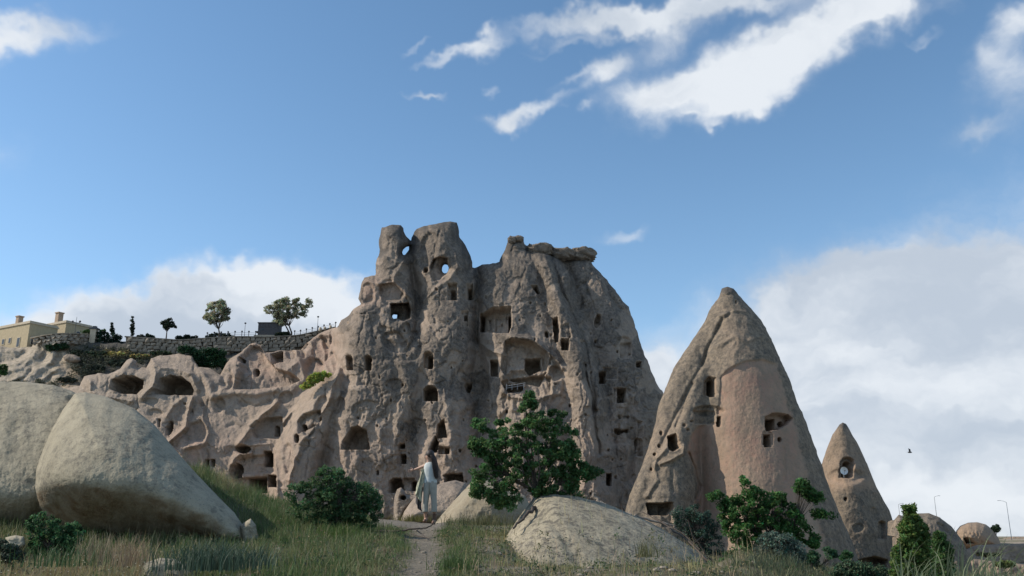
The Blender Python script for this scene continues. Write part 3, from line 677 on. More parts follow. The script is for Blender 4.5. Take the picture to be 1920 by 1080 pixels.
# cap boulders sitting on the summit
def capstone(cx, cy, rx, ry, Y, label, seed):
    U0, V0 = cx, cy; c = P(cx, cy, Y); mpp = Y / F
    nu, nv = 36, 22; v = [(0, 0, -1)]
    for i in range(1, nv):
        ph = -math.pi / 2 + math.pi * i / nv
        for j in range(nu):
            a = 2 * math.pi * j / nu; v.append((math.cos(ph) * math.cos(a), math.cos(ph) * math.sin(a), math.sin(ph)))
    v.append((0, 0, 1)); v = np.array(v)
    v = np.sign(v) * np.abs(v) ** 0.75
    n = fbm(v[:, 0] * 2.1 + v[:, 2] * 2.4 + seed, v[:, 1] * 2.1 + v[:, 2], 5, seed, .65)
    v = v * (1 + 0.55 * n[:, None]); v[:, 2] += .35 * fbm(v[:, 0] * 1.3 + seed, v[:, 0] * 0 + seed, 2, seed); v = v * np.array([rx, rx * .9, ry]) * mpp
    mb = MB(); mb.v = [v]; mb.n = len(v); mb.c = [np.tile((.35, .1, .35), (len(v), 1))]
    f4 = []; f3 = []
    for i in range(nv - 2):
        for j in range(nu):
            a = 1 + i * nu + j; b = 1 + i * nu + (j + 1) % nu; f4.append((a, b, b + nu, a + nu))
    for j in range(nu):
        f3.append((0, 1 + (j + 1) % nu, 1 + j)); t = 1 + (nv - 2) * nu; f3.append((t + j, t + (j + 1) % nu, len(v) - 1))
    mb.f4 = [np.array(f4)]; mb.f3 = [np.array(f3)]
    o = mb.build('cap_boulder', M['castle'], None, True); o.location = c.tolist()
    tag(o, label, 'boulder', 'flat boulders capping the carved rock')
capstone(1012, 470, 24, 13, 200.5, 'dark rounded boulder on the summit ridge just right of the small spike', 3)
capstone(1054, 479, 27, 12, 202.5, 'middle flat boulder on the summit ridge of the carved rock', 8)
capstone(1091, 479, 26, 13, 203.5, 'rightmost flat boulder overhanging the summit edge of the carved rock', 14)
capstone(960, 450, 8, 7, 199, 'small jagged stone topping the spike between the two summits', 21)
capstone(973, 448, 9, 6, 199.5, 'small jagged stone at the right of the spike top', 25)

# ------------------------------------------------------------------ the big cone
cone_outline = [(1165, 1100), (1168, 975), (1180, 930), (1205, 870), (1225, 810), (1235, 760), (1246, 733), (1262, 692), (1288, 652), (1316, 612), (1334, 575), (1349, 556), (1353, 541), (1364, 537), (1375, 541),
    (1385, 553), (1405, 575), (1427, 600), (1446, 635), (1459, 665), (1480, 710), (1495, 755), (1510, 787), (1525, 830), (1540, 870), (1555, 915), (1575, 965), (1600, 1020), (1625, 1100)]
cone_lobes = [
    dict(rows=[(400, 1400, 400, 152), (1100, 1400, 400, 150)], p=8),
    dict(rows=[(537, 1365, 14, 143), (600, 1380, 66, 138.6), (700, 1396, 108, 133.8), (800, 1408, 130, 130), (900, 1430, 138, 126.5), (1000, 1445, 160, 123.5), (1100, 1460, 175, 121)], p=2.4, H=1.0),
    dict(rows=[(560, 1350, 16, 144.5), (620, 1325, 30, 141), (700, 1290, 38, 137), (800, 1255, 42, 133), (900, 1215, 48, 129), (1000, 1195, 50, 127)], p=2.4, H=1.0),
    dict(rows=[(690, 1316, 14, 137.2), (760, 1300, 30, 133.2), (850, 1266, 44, 129.2), (930, 1255, 56, 126.2), (1000, 1250, 62, 125)], p=2.6, H=1.2),
]
cone_strokes = [
    ([(1352, 600), (1335, 640), (1312, 690), (1290, 730), (1262, 790), (1240, 840)], 3, -.7, 'c'), ([(1370, 585), (1356, 600), (1340, 625)], 3, -.4, 'c'), ([(1300, 720), (1284, 750), (1268, 800)], 3, -.8, 'c'),
    ([(1240, 760), (1226, 810), (1206, 860)], 3, -.6, 'c'), ([(1292, 850), (1304, 880), (1310, 910), (1306, 935)], 3, -1.4, 'c'), ([(1250, 840), (1230, 860), (1224, 880)], 3, .6, 'c'),
    ([(1236, 870), (1258, 862), (1280, 850), (1284, 835)], 3, .8, 'c'), ([(1212, 930), (1230, 900), (1226, 870)], 4, .6, 'g'), ([(1260, 865), (1260, 920)], 3, -.3, 'g'),
    ([(1345, 650), (1375, 630), (1400, 640), (1425, 630), (1446, 640)], 4, .25, 'g'), ([(1356, 556), (1370, 551), (1384, 556)], 2, -.35, 'g'), ([(1346, 592), (1378, 582), (1400, 584)], 3, .35, 'g'),
    ([(1465, 700), (1478, 760), (1500, 820)], 5, -.35, 'g'), ([(1470, 840), (1474, 900)], 3, -.25, 'g'), ([(1490, 860), (1496, 930)], 3, -.2, 'g'),
    ([(1590, 985), (1596, 1030), (1602, 1090)], 4, .6, 'c'),
]
cone_face = [(1346, 790), (1350, 740), (1352, 705), (1372, 688), (1400, 676), (1430, 674), (1456, 682), (1472, 740), (1492, 800), (1504, 850), (1518, 905), (1530, 960), (1545, 1010), (1560, 1110), (1300, 1110), (1300, 960), (1310, 920), (1304, 880), (1290, 850), (1294, 820), (1310, 800)]
CN = [
    (cone_face, 0.4, 2.2), (ell(1330, 770, 30, 9), 0.8, 2.5), (rect(1322, 782, 40, 26), 0.6, 1.5),
    ([(1320, 740), (1322, 714), (1330, 706), (1342, 708), (1344, 738), (1336, 744)], 1.2, 1.2), (arch(1335, 727, 13, 32), 5, 0.8), (rect(1349, 790, 8, 17), 3.5, 0.8),
    ([(1252, 818), (1268, 813), (1277, 838), (1262, 846), (1254, 842)], 5, 0.9), ([(1436, 781), (1450, 774), (1478, 776), (1486, 784), (1478, 794), (1462, 804), (1438, 806)], 2.2, 0.9),
    ([(1438, 783), (1460, 782), (1461, 805), (1439, 806)], 4, 0.8), (ell(1472, 792, 4, 5), 3, 0.8), (rect(1441, 826, 12, 22), 4.5, 0.8), (ell(1463, 824, 3, 4), 3, 0.8), (arch(1441, 820, 20, 26), .4, 1.2),
    (ell(1395, 576, 0, 0) if False else rect(1380, 566, 3, 6), .6, 1), ([(1212, 944), (1262, 942), (1262, 952), (1254, 966), (1216, 966)], 3.5, 1.0), (rect(1252, 968, 20, 40), 1.0, 1.5),
    (ell(1240, 812, 3, 4), 1, 1), (ell(1236, 836, 2.5, 3.5), 1, 1), (ell(1228, 852, 3, 3), 1, 1), (ell(1222, 880, 2.5, 2.5), .8, 1), (ell(1290, 806, 3, 3), .6, 1), (ell(1283, 797, 3, 3), .6, 1), (ell(1297, 790, 3, 2), .6, 1),
]
def cone_depth(U, V, S):
    wu = U + 14 * fbm(U / 60, V / 60, 3, 103); wv = V + 14 * fbm(U / 60 + 7, V / 60, 3, 104)
    Y = lobes_depth(wu * .3 + U * .7, V, cone_lobes, 1.2, 0.078)
    for s_ in cone_strokes: Y = Y - stroke(wu * .4 + U * .6, V, *s_)
    face = sstep(3, -3, poly_sdf(U, V, cone_face, 12))
    Y = Y - (.42 * fbm(wu / 44, wv / 110, 3, 121) + .16 * (ridged(wu / 40, wv / 90, 3, 131) - .5)) * (1 - .6 * face)
    w = worley(wu / 14, wv / 16, 12); Y = Y + .10 * sstep(.5, .1, w) * sstep(0, .3, fbm(U / 50, V / 40, 2, 141)) * (1 - face)
    Y = Y - .12 * fbm(wu / 9, wv / 12, 4, 151) * (1 - .6 * face) - .05 * fbm(U / 3, V / 5, 3, 161) - .05 * face * fbm(U / 9, V / 70, 3, 171)
    return Y
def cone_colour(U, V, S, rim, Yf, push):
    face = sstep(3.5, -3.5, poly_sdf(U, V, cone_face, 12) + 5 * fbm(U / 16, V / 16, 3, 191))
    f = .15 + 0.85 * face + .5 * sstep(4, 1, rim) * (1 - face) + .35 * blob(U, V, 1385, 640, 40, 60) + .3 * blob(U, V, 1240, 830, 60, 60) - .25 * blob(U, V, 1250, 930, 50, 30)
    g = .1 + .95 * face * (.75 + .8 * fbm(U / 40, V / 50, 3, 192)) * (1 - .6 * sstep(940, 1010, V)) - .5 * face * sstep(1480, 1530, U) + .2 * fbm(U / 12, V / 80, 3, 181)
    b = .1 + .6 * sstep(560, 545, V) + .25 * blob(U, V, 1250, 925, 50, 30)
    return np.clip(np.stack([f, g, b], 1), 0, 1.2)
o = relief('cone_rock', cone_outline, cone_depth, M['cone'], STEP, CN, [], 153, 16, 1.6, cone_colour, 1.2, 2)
tag(o, 'tall pointed rock cone with a smooth pink face and a few carved windows', 'rock formation')

# ------------------------------------------------------------------ the small cone
sc_outline = [(1500, 1100), (1528, 930), (1543, 862), (1550, 842), (1561, 815), (1574, 796), (1580, 792), (1586, 795), (1593, 806), (1606, 828), (1617, 850), (1630, 880), (1643, 912), (1656, 937), (1668, 957), (1677, 985), (1682, 1010), (1696, 1100)]
sc_lobes = [dict(rows=[(500, 1600, 300, 182), (1100, 1600, 300, 182)], p=8),
    dict(rows=[(792, 1580, 10, 176), (850, 1584, 36, 173.5), (900, 1594, 52, 171), (1000, 1605, 76, 167), (1100, 1610, 90, 164)], p=2.2, H=1.1)]
SC = [(ell(1586, 893, 34, 14), 0.7, 5), (arch(1589, 876, 26, 38), 1.4, 1.2), (arch(1592, 880, 14, 30), 4, .8), (ell(1586, 936, 3, 3), 2, .8), (arch(1654, 994, 14, 34), 1.6, 1.2), ([(1600, 1052), (1640, 1044), (1664, 1050), (1660, 1078), (1604, 1084)], 4, 1.5),
    (ell(1640, 965, 6, 14, rot=-15), .5, 2), (ell(1610, 990, 10, 8), .5, 2)]
def sc_depth(U, V, S):
    Y = lobes_depth(U + 4 * fbm(U / 30, V / 30, 2, 201), V, sc_lobes, 1.2, 0.104)
    return Y - .4 * fbm(U / 30, V / 50, 4, 211) * sstep(830, 930, V) - .14 * fbm(U / 7, V / 8, 4, 221)
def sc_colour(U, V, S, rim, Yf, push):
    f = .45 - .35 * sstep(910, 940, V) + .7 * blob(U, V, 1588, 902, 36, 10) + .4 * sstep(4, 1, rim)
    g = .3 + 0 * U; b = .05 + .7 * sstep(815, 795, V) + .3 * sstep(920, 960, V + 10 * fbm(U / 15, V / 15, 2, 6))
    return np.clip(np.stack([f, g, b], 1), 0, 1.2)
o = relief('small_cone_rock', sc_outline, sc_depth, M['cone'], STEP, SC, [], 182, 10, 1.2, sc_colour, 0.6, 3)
tag(o, 'small pointed rock cone right of the tall one with a dish in its window', 'rock formation')
# ------------------------------------------------------------------ ground
_cx = [-600, 300, 400, 430, 480, 560, 640, 700, 830, 900, 1000, 1200, 1320, 1450, 1600, 2000]
_cz = [885, 885, 893, 908, 932, 955, 968, 975, 981, 985, 990, 1012, 1045, 1062, 1078, 1090]
_fx = [-600, 1080, 1180, 1300, 1650, 1700, 2600]
_fz = [990, 990, 1035, 1105, 1105, 1095, 1085]
def ground_z(x, y):
    x = np.asarray(x, float); y = np.asarray(y, float)
    px = 960 + F * x / np.maximum(y, 7.0)
    z0 = 0.086 * y * (1 - .5 * sstep(1270, 1640, px))
    zc = 1.6 + (1000 - np.interp(px, _cx, _cz)) / F * 24
    zc0 = .086 * 24 * (1 - .5 * sstep(1270, 1640, px))
    t = sstep(15.5, 24, y); zn = z0 + (zc - zc0) * t
    pyf = np.interp(px, _fx, _fz); _k0 = np.interp(px, [1700, 1790], [178, 40]); k = sstep(_k0, np.interp(px, [1700, 1790], [216, 240]), y); pyf = pyf * (1 - k) + np.minimum(pyf, 1009) * k
    zf = 1.6 + (1000 - pyf) / F * y - 0.25
    w = sstep(24, 48, y); z = np.where(y < 24, zn, zc * (1 - w) + zf * w)
    w2 = sstep(600, 2500, y); z = z * (1 - w2) + (-18) * w2
    z = z + .055 * fbm(x / 1.3, y / 1.3, 3, 301) * sstep(60, 30, y) + .02 * fbm(x / .25, y / .25, 2, 302) * sstep(30, 20, y)
    z = z + 1.2 * fbm(x / 30, y / 30, 3, 303) * sstep(60, 120, y) * sstep(1550, 1750, px) * sstep(400, 200, y)
    z = z - .34 * sstep(930, 1010, px) * sstep(1390, 1300, px) * sstep(13, 15, y) * sstep(23, 20, y)
    pd = np.abs(x - path_x(y)); z = z - .05 * sstep(.55, .2, pd) * sstep(30, 22, y)
    return z
def path_x(y):
    y = np.asarray(y, float); return np.interp(y, [5, 12, 16, 20, 24, 30], [-1.0, -1.22, -1.5, -1.95, -2.3, -2.6])
_ys = np.concatenate([np.linspace(-14, 8, 16), np.linspace(8.3, 27, 190), np.geomspace(27.4, 200, 100), np.geomspace(210, 6000, 40)])
_as = np.linspace(-1.35, 1.35, 420)
_A, _Y = np.meshgrid(_as, _ys); _X = _A * (np.maximum(_Y, 0) + 9)
_Z = ground_z(_X, _Y)
_n = _X.shape[1]; _r, _c = np.meshgrid(np.arange(_X.shape[0] - 1), np.arange(_n - 1), indexing='ij'); _i = (_r * _n + _c).ravel()
_pathm = sstep(.50, .16, np.abs(_X - path_x(_Y)) + .45 * fbm(_X / .5, _Y / .5, 3, 7)) * sstep(32, 24, _Y)
_px = 960 + F * _X / np.maximum(_Y, 7)
_crest = sstep(20.5, 22.5, _Y) * sstep(690, 730, _px) * sstep(850, 830, _px)
_scr = .9 * sstep(840, 900, _px) * sstep(1420, 1300, _px) * sstep(-.25, .2, fbm(_X / .9, _Y / .9, 4, 17)) * sstep(30, 24, _Y)
_attr = np.stack([np.clip(.75 * _pathm + _crest + _scr + .25 * sstep(.0, .4, fbm(_X / .7, _Y / .7, 3, 18)), 0, 1), sstep(500, 100, _px) * sstep(17, 14, _Y), sstep(60, 110, _Y)], -1).reshape(-1, 3)
def ground_mat():
    m, nt, b = new_mat('dry earth'); N = nt.nodes; L = nt.links
    b.inputs['Roughness'].default_value = 1; b.inputs['Specular IOR Level'].default_value = .1
    tc = N.new('ShaderNodeTexCoord'); at = N.new('ShaderNodeAttribute'); at.attribute_name = 'Col'
    sp = N.new('ShaderNodeSeparateColor'); L.new(at.outputs['Color'], sp.inputs[0])
    def ns(s, d=6):
        n = N.new('ShaderNodeTexNoise'); n.inputs['Scale'].default_value = s; n.inputs['Detail'].default_value = d; n.inputs['Roughness'].default_value = .65
        L.new(tc.outputs['Object'], n.inputs['Vector']); return n.outputs['Fac']
    def mx(f, A, B):
        n = N.new('ShaderNodeMix'); n.data_type = 'RGBA'
        for s_, x in (('Factor', f), ('A', A), ('B', B)):
            if hasattr(x, 'links'): L.new(x, n.inputs[s_])
            else: n.inputs[s_].default_value = x if s_ == 'Factor' else (*x, 1)
        return n.outputs['Result']
    def rm(x, a, b_):
        n = N.new('ShaderNodeMapRange'); L.new(x, n.inputs['Value']); n.inputs['From Min'].default_value = a; n.inputs['From Max'].default_value = b_; return n.outputs[0]
    n1 = ns(1.2); n2 = ns(9); n3 = ns(45, 3); n4 = ns(.05, 5)
    soil = mx(rm(n1, .35, .65), (.085, .078, .05), (.13, .115, .075))
    soil = mx(rm(n2, .45, .65), soil, (.07, .07, .04))
    sand = mx(rm(n2, .35, .65), (.155, .138, .115), (.225, .20, .165)); sand = mx(rm(n3, .55, .7), sand, (.11, .10, .08))
    far = mx(rm(n4, .45, .55), (.30, .25, .20), (.10, .105, .055))
    c = mx(sp.outputs['Red'], soil, sand); c = mx(sp.outputs['Blue'], c, far)
    L.new(c, b.inputs['Base Color'])
    bp = N.new('ShaderNodeBump'); bp.inputs['Distance'].default_value = .05; L.new(n2, bp.inputs['Height']); L.new(bp.outputs[0], b.inputs['Normal'])
    return m
g = np_mesh('ground', np.stack([_X.ravel(), _Y.ravel(), _Z.ravel()], 1), np.stack([_i, _i + 1, _i + _n + 1, _i + _n], 1), ground_mat(), True, _attr)
tag(g, 'dry sloping ground with a worn sandy footpath', None, None, 'structure')

# ------------------------------------------------------------------ near rocks
def near_rock(name, outline, Y, label, er, ee, depth=None, holes=(), colour=None, mat=None, step=1.8, thick=2.5, seed=0, rough=.6, cat='rock', amp=1.0):
    mpp = Y / F
    def dep(U, V, S):
        d = depth(U, V, S) if depth else Y + 0 * U
        return d - amp * mpp * (7 * fbm(U / 60, V / 60, 4, seed) + 1.6 * fbm(U / 9, V / 9, 3, seed + 1) + 1.1 * fbm(U / 3.4, V / 3.4, 2, seed + 2))
    o = relief(name, outline, dep, mat or M['boulder'], step, holes, [], Y + thick, er, ee, colour, rough, seed)
    return tag(o, label, cat)
def crease_depth(Y0, pts, up, dn, k=9):
    xs = [p[0] for p in pts]; ys = [p[1] for p in pts]
    def f(U, V, S):
        h = np.interp(U, xs, ys) + 5 * fbm(U / 40, V / 200, 2, 9) - V; mpp = Y0 / F
        hu = np.logaddexp(0, h / k) * k; hd = np.logaddexp(0, -h / k) * k
        return Y0 + mpp * (up * hu * (.45 + .55 * np.clip(hu / 160, 0, 1.2)) + dn * hd)
    return f
cre = [(60, 930), (80, 912), (110, 903), (200, 912), (270, 922), (330, 940), (400, 968), (460, 1015)]
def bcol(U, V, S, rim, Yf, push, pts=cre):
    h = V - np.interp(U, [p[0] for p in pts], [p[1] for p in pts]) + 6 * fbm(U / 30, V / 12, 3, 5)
    g_ = sstep(-4, 10, h);  # below the crease: brown stain with the underside shade painted in
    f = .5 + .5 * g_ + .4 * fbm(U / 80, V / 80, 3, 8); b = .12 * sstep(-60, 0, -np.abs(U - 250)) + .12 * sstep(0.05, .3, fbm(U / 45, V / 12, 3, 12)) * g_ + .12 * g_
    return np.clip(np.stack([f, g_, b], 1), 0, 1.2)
b1 = [(140, 738), (160, 735), (200, 744), (250, 765), (290, 797), (330, 845), (370, 890), (410, 932), (440, 962), (458, 988), (463, 1008), (455, 1030), (430, 1045), (330, 1050), (240, 1046), (170, 1035), (120, 1010), (90, 980), (74, 950), (66, 915), (68, 880), (80, 845), (97, 805), (120, 765)]
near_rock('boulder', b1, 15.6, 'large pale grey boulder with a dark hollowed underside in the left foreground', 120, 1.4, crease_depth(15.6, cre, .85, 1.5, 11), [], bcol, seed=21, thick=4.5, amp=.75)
b2 = [(-120, 712), (-40, 714), (50, 716), (100, 722), (135, 733), (152, 745), (150, 790), (140, 850), (120, 920), (110, 985), (60, 1015), (-120, 1010)]
cre2 = [(-200, 935), (200, 930)]
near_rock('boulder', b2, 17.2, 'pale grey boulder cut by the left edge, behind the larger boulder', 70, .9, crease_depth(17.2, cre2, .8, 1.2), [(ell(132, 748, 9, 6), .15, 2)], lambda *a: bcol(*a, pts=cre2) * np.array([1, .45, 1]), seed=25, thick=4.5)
# central mound under the tree
def mound():
    nx, ny = 200, 150
    X, Y = np.meshgrid(np.linspace(-1.9, 5.2, nx), np.linspace(13.6, 23.5, ny))
    dx = X - .62; dy = Y - 19.2
    l = sstep(.25, -.25, dx); sx = .98 * l + 3.3 * (1 - l); pw = 1.25 * l + 1.85 * (1 - l)
    d = np.sqrt((dx / sx) ** 2 + (np.where(dy < 0, -dy / 3.3, dy / 2.6)) ** 2)
    Z = 2.42 - 1.26 * np.maximum(d, 1e-4) ** pw + .05 * fbm(X / .8, Y / .8, 4, 401) + .012 * fbm(X / .12, Y / .12, 3, 402)
    Z = Z - .10 * np.exp(-((dx + .1 + .35 * (dy + 1.5)) / .10) ** 2) * sstep(0, -.3, dy) * .6
    Z = np.maximum(Z, ground_z(X, Y) - .35)
    i = (np.arange(ny - 1)[:, None] * nx + np.arange(nx - 1)[None]).ravel()
    at = np.stack([.2 + .6 * fbm(X / 1.2, Y / 1.2, 3, 403), 0 * X, .16 + .34 * fbm(X / .6, Y / .6, 4, 404)], -1).reshape(-1, 3)
    o = np_mesh('rock_mound', np.stack([X.ravel(), Y.ravel(), Z.ravel()], 1), np.stack([i, i + 1, i + nx + 1, i + nx], 1), M['boulder'], True, np.clip(at, 0, 1))
    tag(o, 'low rounded mound of bare pale rock under the leafy green tree', 'rock')
    return X, Y, Z
MX, MY, MZ = mound()
# pale rocks behind the person and the tree
fl = lambda f, g_=0, b=.1: (lambda U, V, S, rim, Yf, push: np.clip(np.stack([f + .3 * fbm(U / 20, V / 20, 3, 9), g_ + 0 * U, b + .2 * fbm(U / 12, V / 12, 3, 19)], 1), 0, 1.2))
near_rock('slanted_rock', [(812, 985), (826, 968), (852, 938), (880, 908), (888, 900), (906, 898), (940, 910), (985, 930), (1000, 960), (985, 1000), (900, 1010), (830, 1000)], 27, 'pale pinkish slanted rock with a sunlit left edge between the woman and the tree', 26, 1.3,
          lambda U, V, S: 27 + .9 * sstep(14, 2, (U - 826) * .70 + (V - 968) * .70 - 6) * 0 + .016 * np.maximum(0, 40 - ((U - 815) + (V - 985)) * .7) * .6, [([(835, 966), (870, 925), (888, 906), (885, 902), (862, 928), (828, 970)], .22, 1.5)], fl(1.1, .5, 0), M['boulder'], 1.4, 3.0, 31)
near_rock('rock_dome', [(748, 985), (758, 958), (775, 935), (800, 917), (830, 905), (855, 900), (872, 906), (885, 925), (880, 985)], 42, 'smooth pale dome of rock behind the standing woman', 34, 2.4, lambda U, V, S: 42 + .02 * (960 - V), [(ell(808, 917, 8, 1.8), .5, .9)], fl(.6, .1, .05), M['castle'], 1.4, 5, 33)
near_rock('rock_lump', [(738, 990), (738, 950), (740, 930), (745, 917), (752, 914), (758, 920), (762, 928), (790, 928), (795, 936), (775, 945), (762, 958), (752, 985)], 46, 'small pale rock lump with a dark hollow left of the woman', 8, 1.2, lambda U, V, S: 46 + 0 * U, [(ell(755, 933, 5, 4), 1.4, 1.0)], fl(.6, .1, .1), M['castle'], 1.2, 4, 35)
near_rock('stone', [(10, 1008), (30, 1003), (45, 1006), (48, 1022), (40, 1030), (10, 1030)], 13.5, 'small pale stone in the grass at the left edge of the scene', 8, .15, None, [], fl(.8), M['boulder'], 1.4, .5, 37)
near_rock('stone', [(270, 1056), (300, 1046), (330, 1048), (360, 1062), (375, 1095), (250, 1095)], 11.8, 'flat brown stone half buried in grass in front of the large boulder', 14, .25, None, [], fl(.2, .5, .3), M['boulder'], 1.6, .7, 39)
near_rock('stone', [(450, 985), (470, 972), (480, 985), (484, 1010), (470, 1030), (455, 1025)], 16.5, 'small pale stone leaning at the right end of the large boulder', 9, .2, None, [], fl(.5, .1, .1), M['boulder'], 1.4, .7, 41)
# rocks at the right
def dome(name, outl, Y, label, er, ee, holes=(), f=.5, b=.1, seed=0, lean=.1, mat=None, thick=12):
    near_rock(name, outl, Y, label, er, ee, lambda U, V, S: Y + lean * (outl[0][1] - V) * Y / F * 3 * 0 + (1000 - V) * lean * Y / F, holes, fl(f, .15, b), mat or M['cone'], 1.5, thick, seed, .6, 'rock', 2.0)
dome('rounded_rock', [(1680, 1110), (1672, 1000), (1676, 975), (1685, 965), (1695, 968), (1700, 972), (1715, 963), (1742, 962), (1762, 970), (1785, 988), (1802, 1010), (1818, 1040), (1832, 1110)], 95, 'large rounded brown rock behind the conical shrub at the right', 40, 4, [(ell(1770, 990, 14, 4, rot=38), .5, 2), (arch(1683, 990, 12, 30), 2, 1)], .25, .3, 51, .4)
dome('rounded_rock', [(1788, 1030), (1793, 995), (1800, 986), (1815, 980), (1832, 979), (1848, 983), (1862, 994), (1872, 1008), (1880, 1030)], 170, 'pale dome shaped rock house with a dark arched opening near the right edge', 26, 5, [([(1808, 1010), (1814, 1008), (1822, 1011), (1827, 1018), (1812, 1018)], 5, .9)], .9, 0, 53, .2)
dome('rock_ledge', [(1800, 1035), (1830, 1022), (1880, 1020), (1960, 1018), (1960, 1066), (1820, 1062)], 140, 'upper pale rock ledge below the dome shaped rock at the right', 8, 1.5, [], .7, .1, 55, .5)
dome('rock_ledge', [(1812, 1062), (1825, 1048), (1880, 1054), (1960, 1062), (1960, 1110), (1820, 1110)], 120, 'lower pale rock ledge near the right edge of the scene', 8, 1.5, [], .6, .1, 57, .5)
dome('rock_bank', [(1868, 1030), (1880, 1010), (1900, 1006), (1970, 1010), (1970, 1030)], 240, 'far reddish earth bank under the street lamp at the right edge', 8, 2, [], .9, 0, 59, .3)

# ------------------------------------------------------------------ the slope above the left cliff
hill_out = [(-120, 830), (-120, 632), (-40, 640), (0, 648), (20, 652), (60, 650), (64, 640), (80, 634), (100, 632), (150, 632), (182, 640), (240, 640), (420, 648), (600, 640), (660, 640), (660, 830)]
hs = [([(5, 700), (40, 690), (62, 668), (70, 655)], 9, 1.6, 'c'), ([(20, 715), (60, 700), (95, 680), (100, 660)], 7, 1.6, 'c'), ([(50, 722), (85, 708), (110, 690)], 5, 1.3, 'c'), ([(96, 684), (120, 688), (150, 694)], 5, -1.4, 'c'),
      ([(0, 680), (30, 672), (50, 660)], 5, -1.6, 'c'), ([(118, 660), (124, 676)], 5, 1.2, 'g'), ([(60, 690), (50, 705), (30, 716)], 3, -1.2, 'c'), ([(100, 700), (86, 716), (70, 724)], 3, -1.2, 'c')]
def hill_depth(U, V, S):
    Y = 205 + (760 - V) * .17 + 2 * fbm(U / 50, V / 30, 4, 501) - .8 * (ridged(U / 26 + V / 60, V / 30, 4, 502) - .5) - .3 * fbm(U / 6, V / 6, 3, 503)
    for s_ in hs: Y = Y - stroke(U, V, *s_)
    return Y
def hill_col(U, V, S, rim, Yf, push):
    f = .95 * sstep(175, 120, U + 20 * fbm(U / 20, V / 20, 3, 9)) - .3 * sstep(660, 645, V); b = .25 + .5 * sstep(120, 180, U) + .3 * fbm(U / 14, V / 10, 3, 504)
    f = f + .5 * blob(U, V, 120, 695, 40, 12)
    return np.clip(np.stack([f, .4 * sstep(80, 130, U), b], 1), 0, 1.2)
M['hill'] = rock_mat('scrubby earth', (.10, .098, .07), (.17, .155, .11), (.42, .35, .27), (.36, .24, .15), sc=1.0, bump=.4)
h = relief('hillside', hill_out, hill_depth, M['hill'], 2.0, [], [], 252, 8, 2.5, hill_col, 1.0, 8)
tag(h, 'scrubby rocky slope rising behind the left cliff to the terrace', None, None, 'structure')
o = near_rock('boulder', [(118, 668), (125, 664), (140, 665), (150, 670), (152, 677), (146, 681), (130, 681), (121, 676)], 217, 'pale oval boulder perched on the slope below the round terrace wall', 7, 1.6, None, [], fl(.6, .1, .1), M['castle'], 1.2, 4, 61)
# ------------------------------------------------------------------ plants
M['leaf_dark'] = leaf_mat('deep green leaves', (.062, .145, .048), .45)
M['leaf_mid'] = leaf_mat('mid green leaves', (.07, .14, .04))
M['leaf_lime'] = leaf_mat('bright green leaves', (.10, .17, .05))
M['leaf_sage'] = leaf_mat('grey green leaves', (.11, .14, .10))
M['leaf_olive'] = leaf_mat('silvery olive leaves', (.30, .31, .20), .5)
M['leaf_black'] = leaf_mat('dark needles', (.018, .035, .02))
M['grass'] = leaf_mat('grass blades', (1, 1, 1), .3)
M['bark'] = plain('bark', (.075, .06, .048), .9, .35, 12, bump=.02)
M['deadwood'] = plain('dry grey wood', (.21, .18, .15), .9, .3, 20, bump=.01)
M['darkwood'] = plain('dark branch', (.07, .055, .045), .9, .3, 20, bump=.01)
def leaves(centres, size, cols, aspect=.55, up=.5, rng=RNG):
    n = len(centres)
    d = rng.normal(size=(n, 3)); d /= np.linalg.norm(d, axis=1)[:, None]
    nr = rng.normal(size=(n, 3)); nr[:, 2] += up * 2; nr -= d * (nr * d).sum(1)[:, None]; nr /= np.linalg.norm(nr, axis=1)[:, None] + 1e-9
    s = np.cross(d, nr); L = (size * rng.uniform(.6, 1.25, n))[:, None]
    a = centres - d * L * .5; b = centres + s * L * aspect * .5 + nr * L * .08; c = centres + d * L * .5; e = centres - s * L * aspect * .5 + nr * L * .08
    v = np.stack([a, b, c, e], 1).reshape(-1, 3)
    f = np.arange(n * 4).reshape(n, 4)
    return v, f, np.repeat(cols, 4, 0)
def in_poly_points(poly, n, rng=RNG, inset=0):
    poly = np.array(poly, float); x0, y0 = poly.min(0); x1, y1 = poly.max(0); out = []; t = 0
    while t < n:
        u = rng.uniform(x0, x1, n * 3); v = rng.uniform(y0, y1, n * 3); k = inside(u, v, poly); u, v = u[k], v[k]
        d, _, _ = seg_dist(u, v, poly)
        if inset: kk = d > inset; u, v, d = u[kk], v[kk], d[kk]; inset *= .7
        out.append(np.stack([u, v, d], 1)); t += len(u)
    return np.vstack(out)[:n]
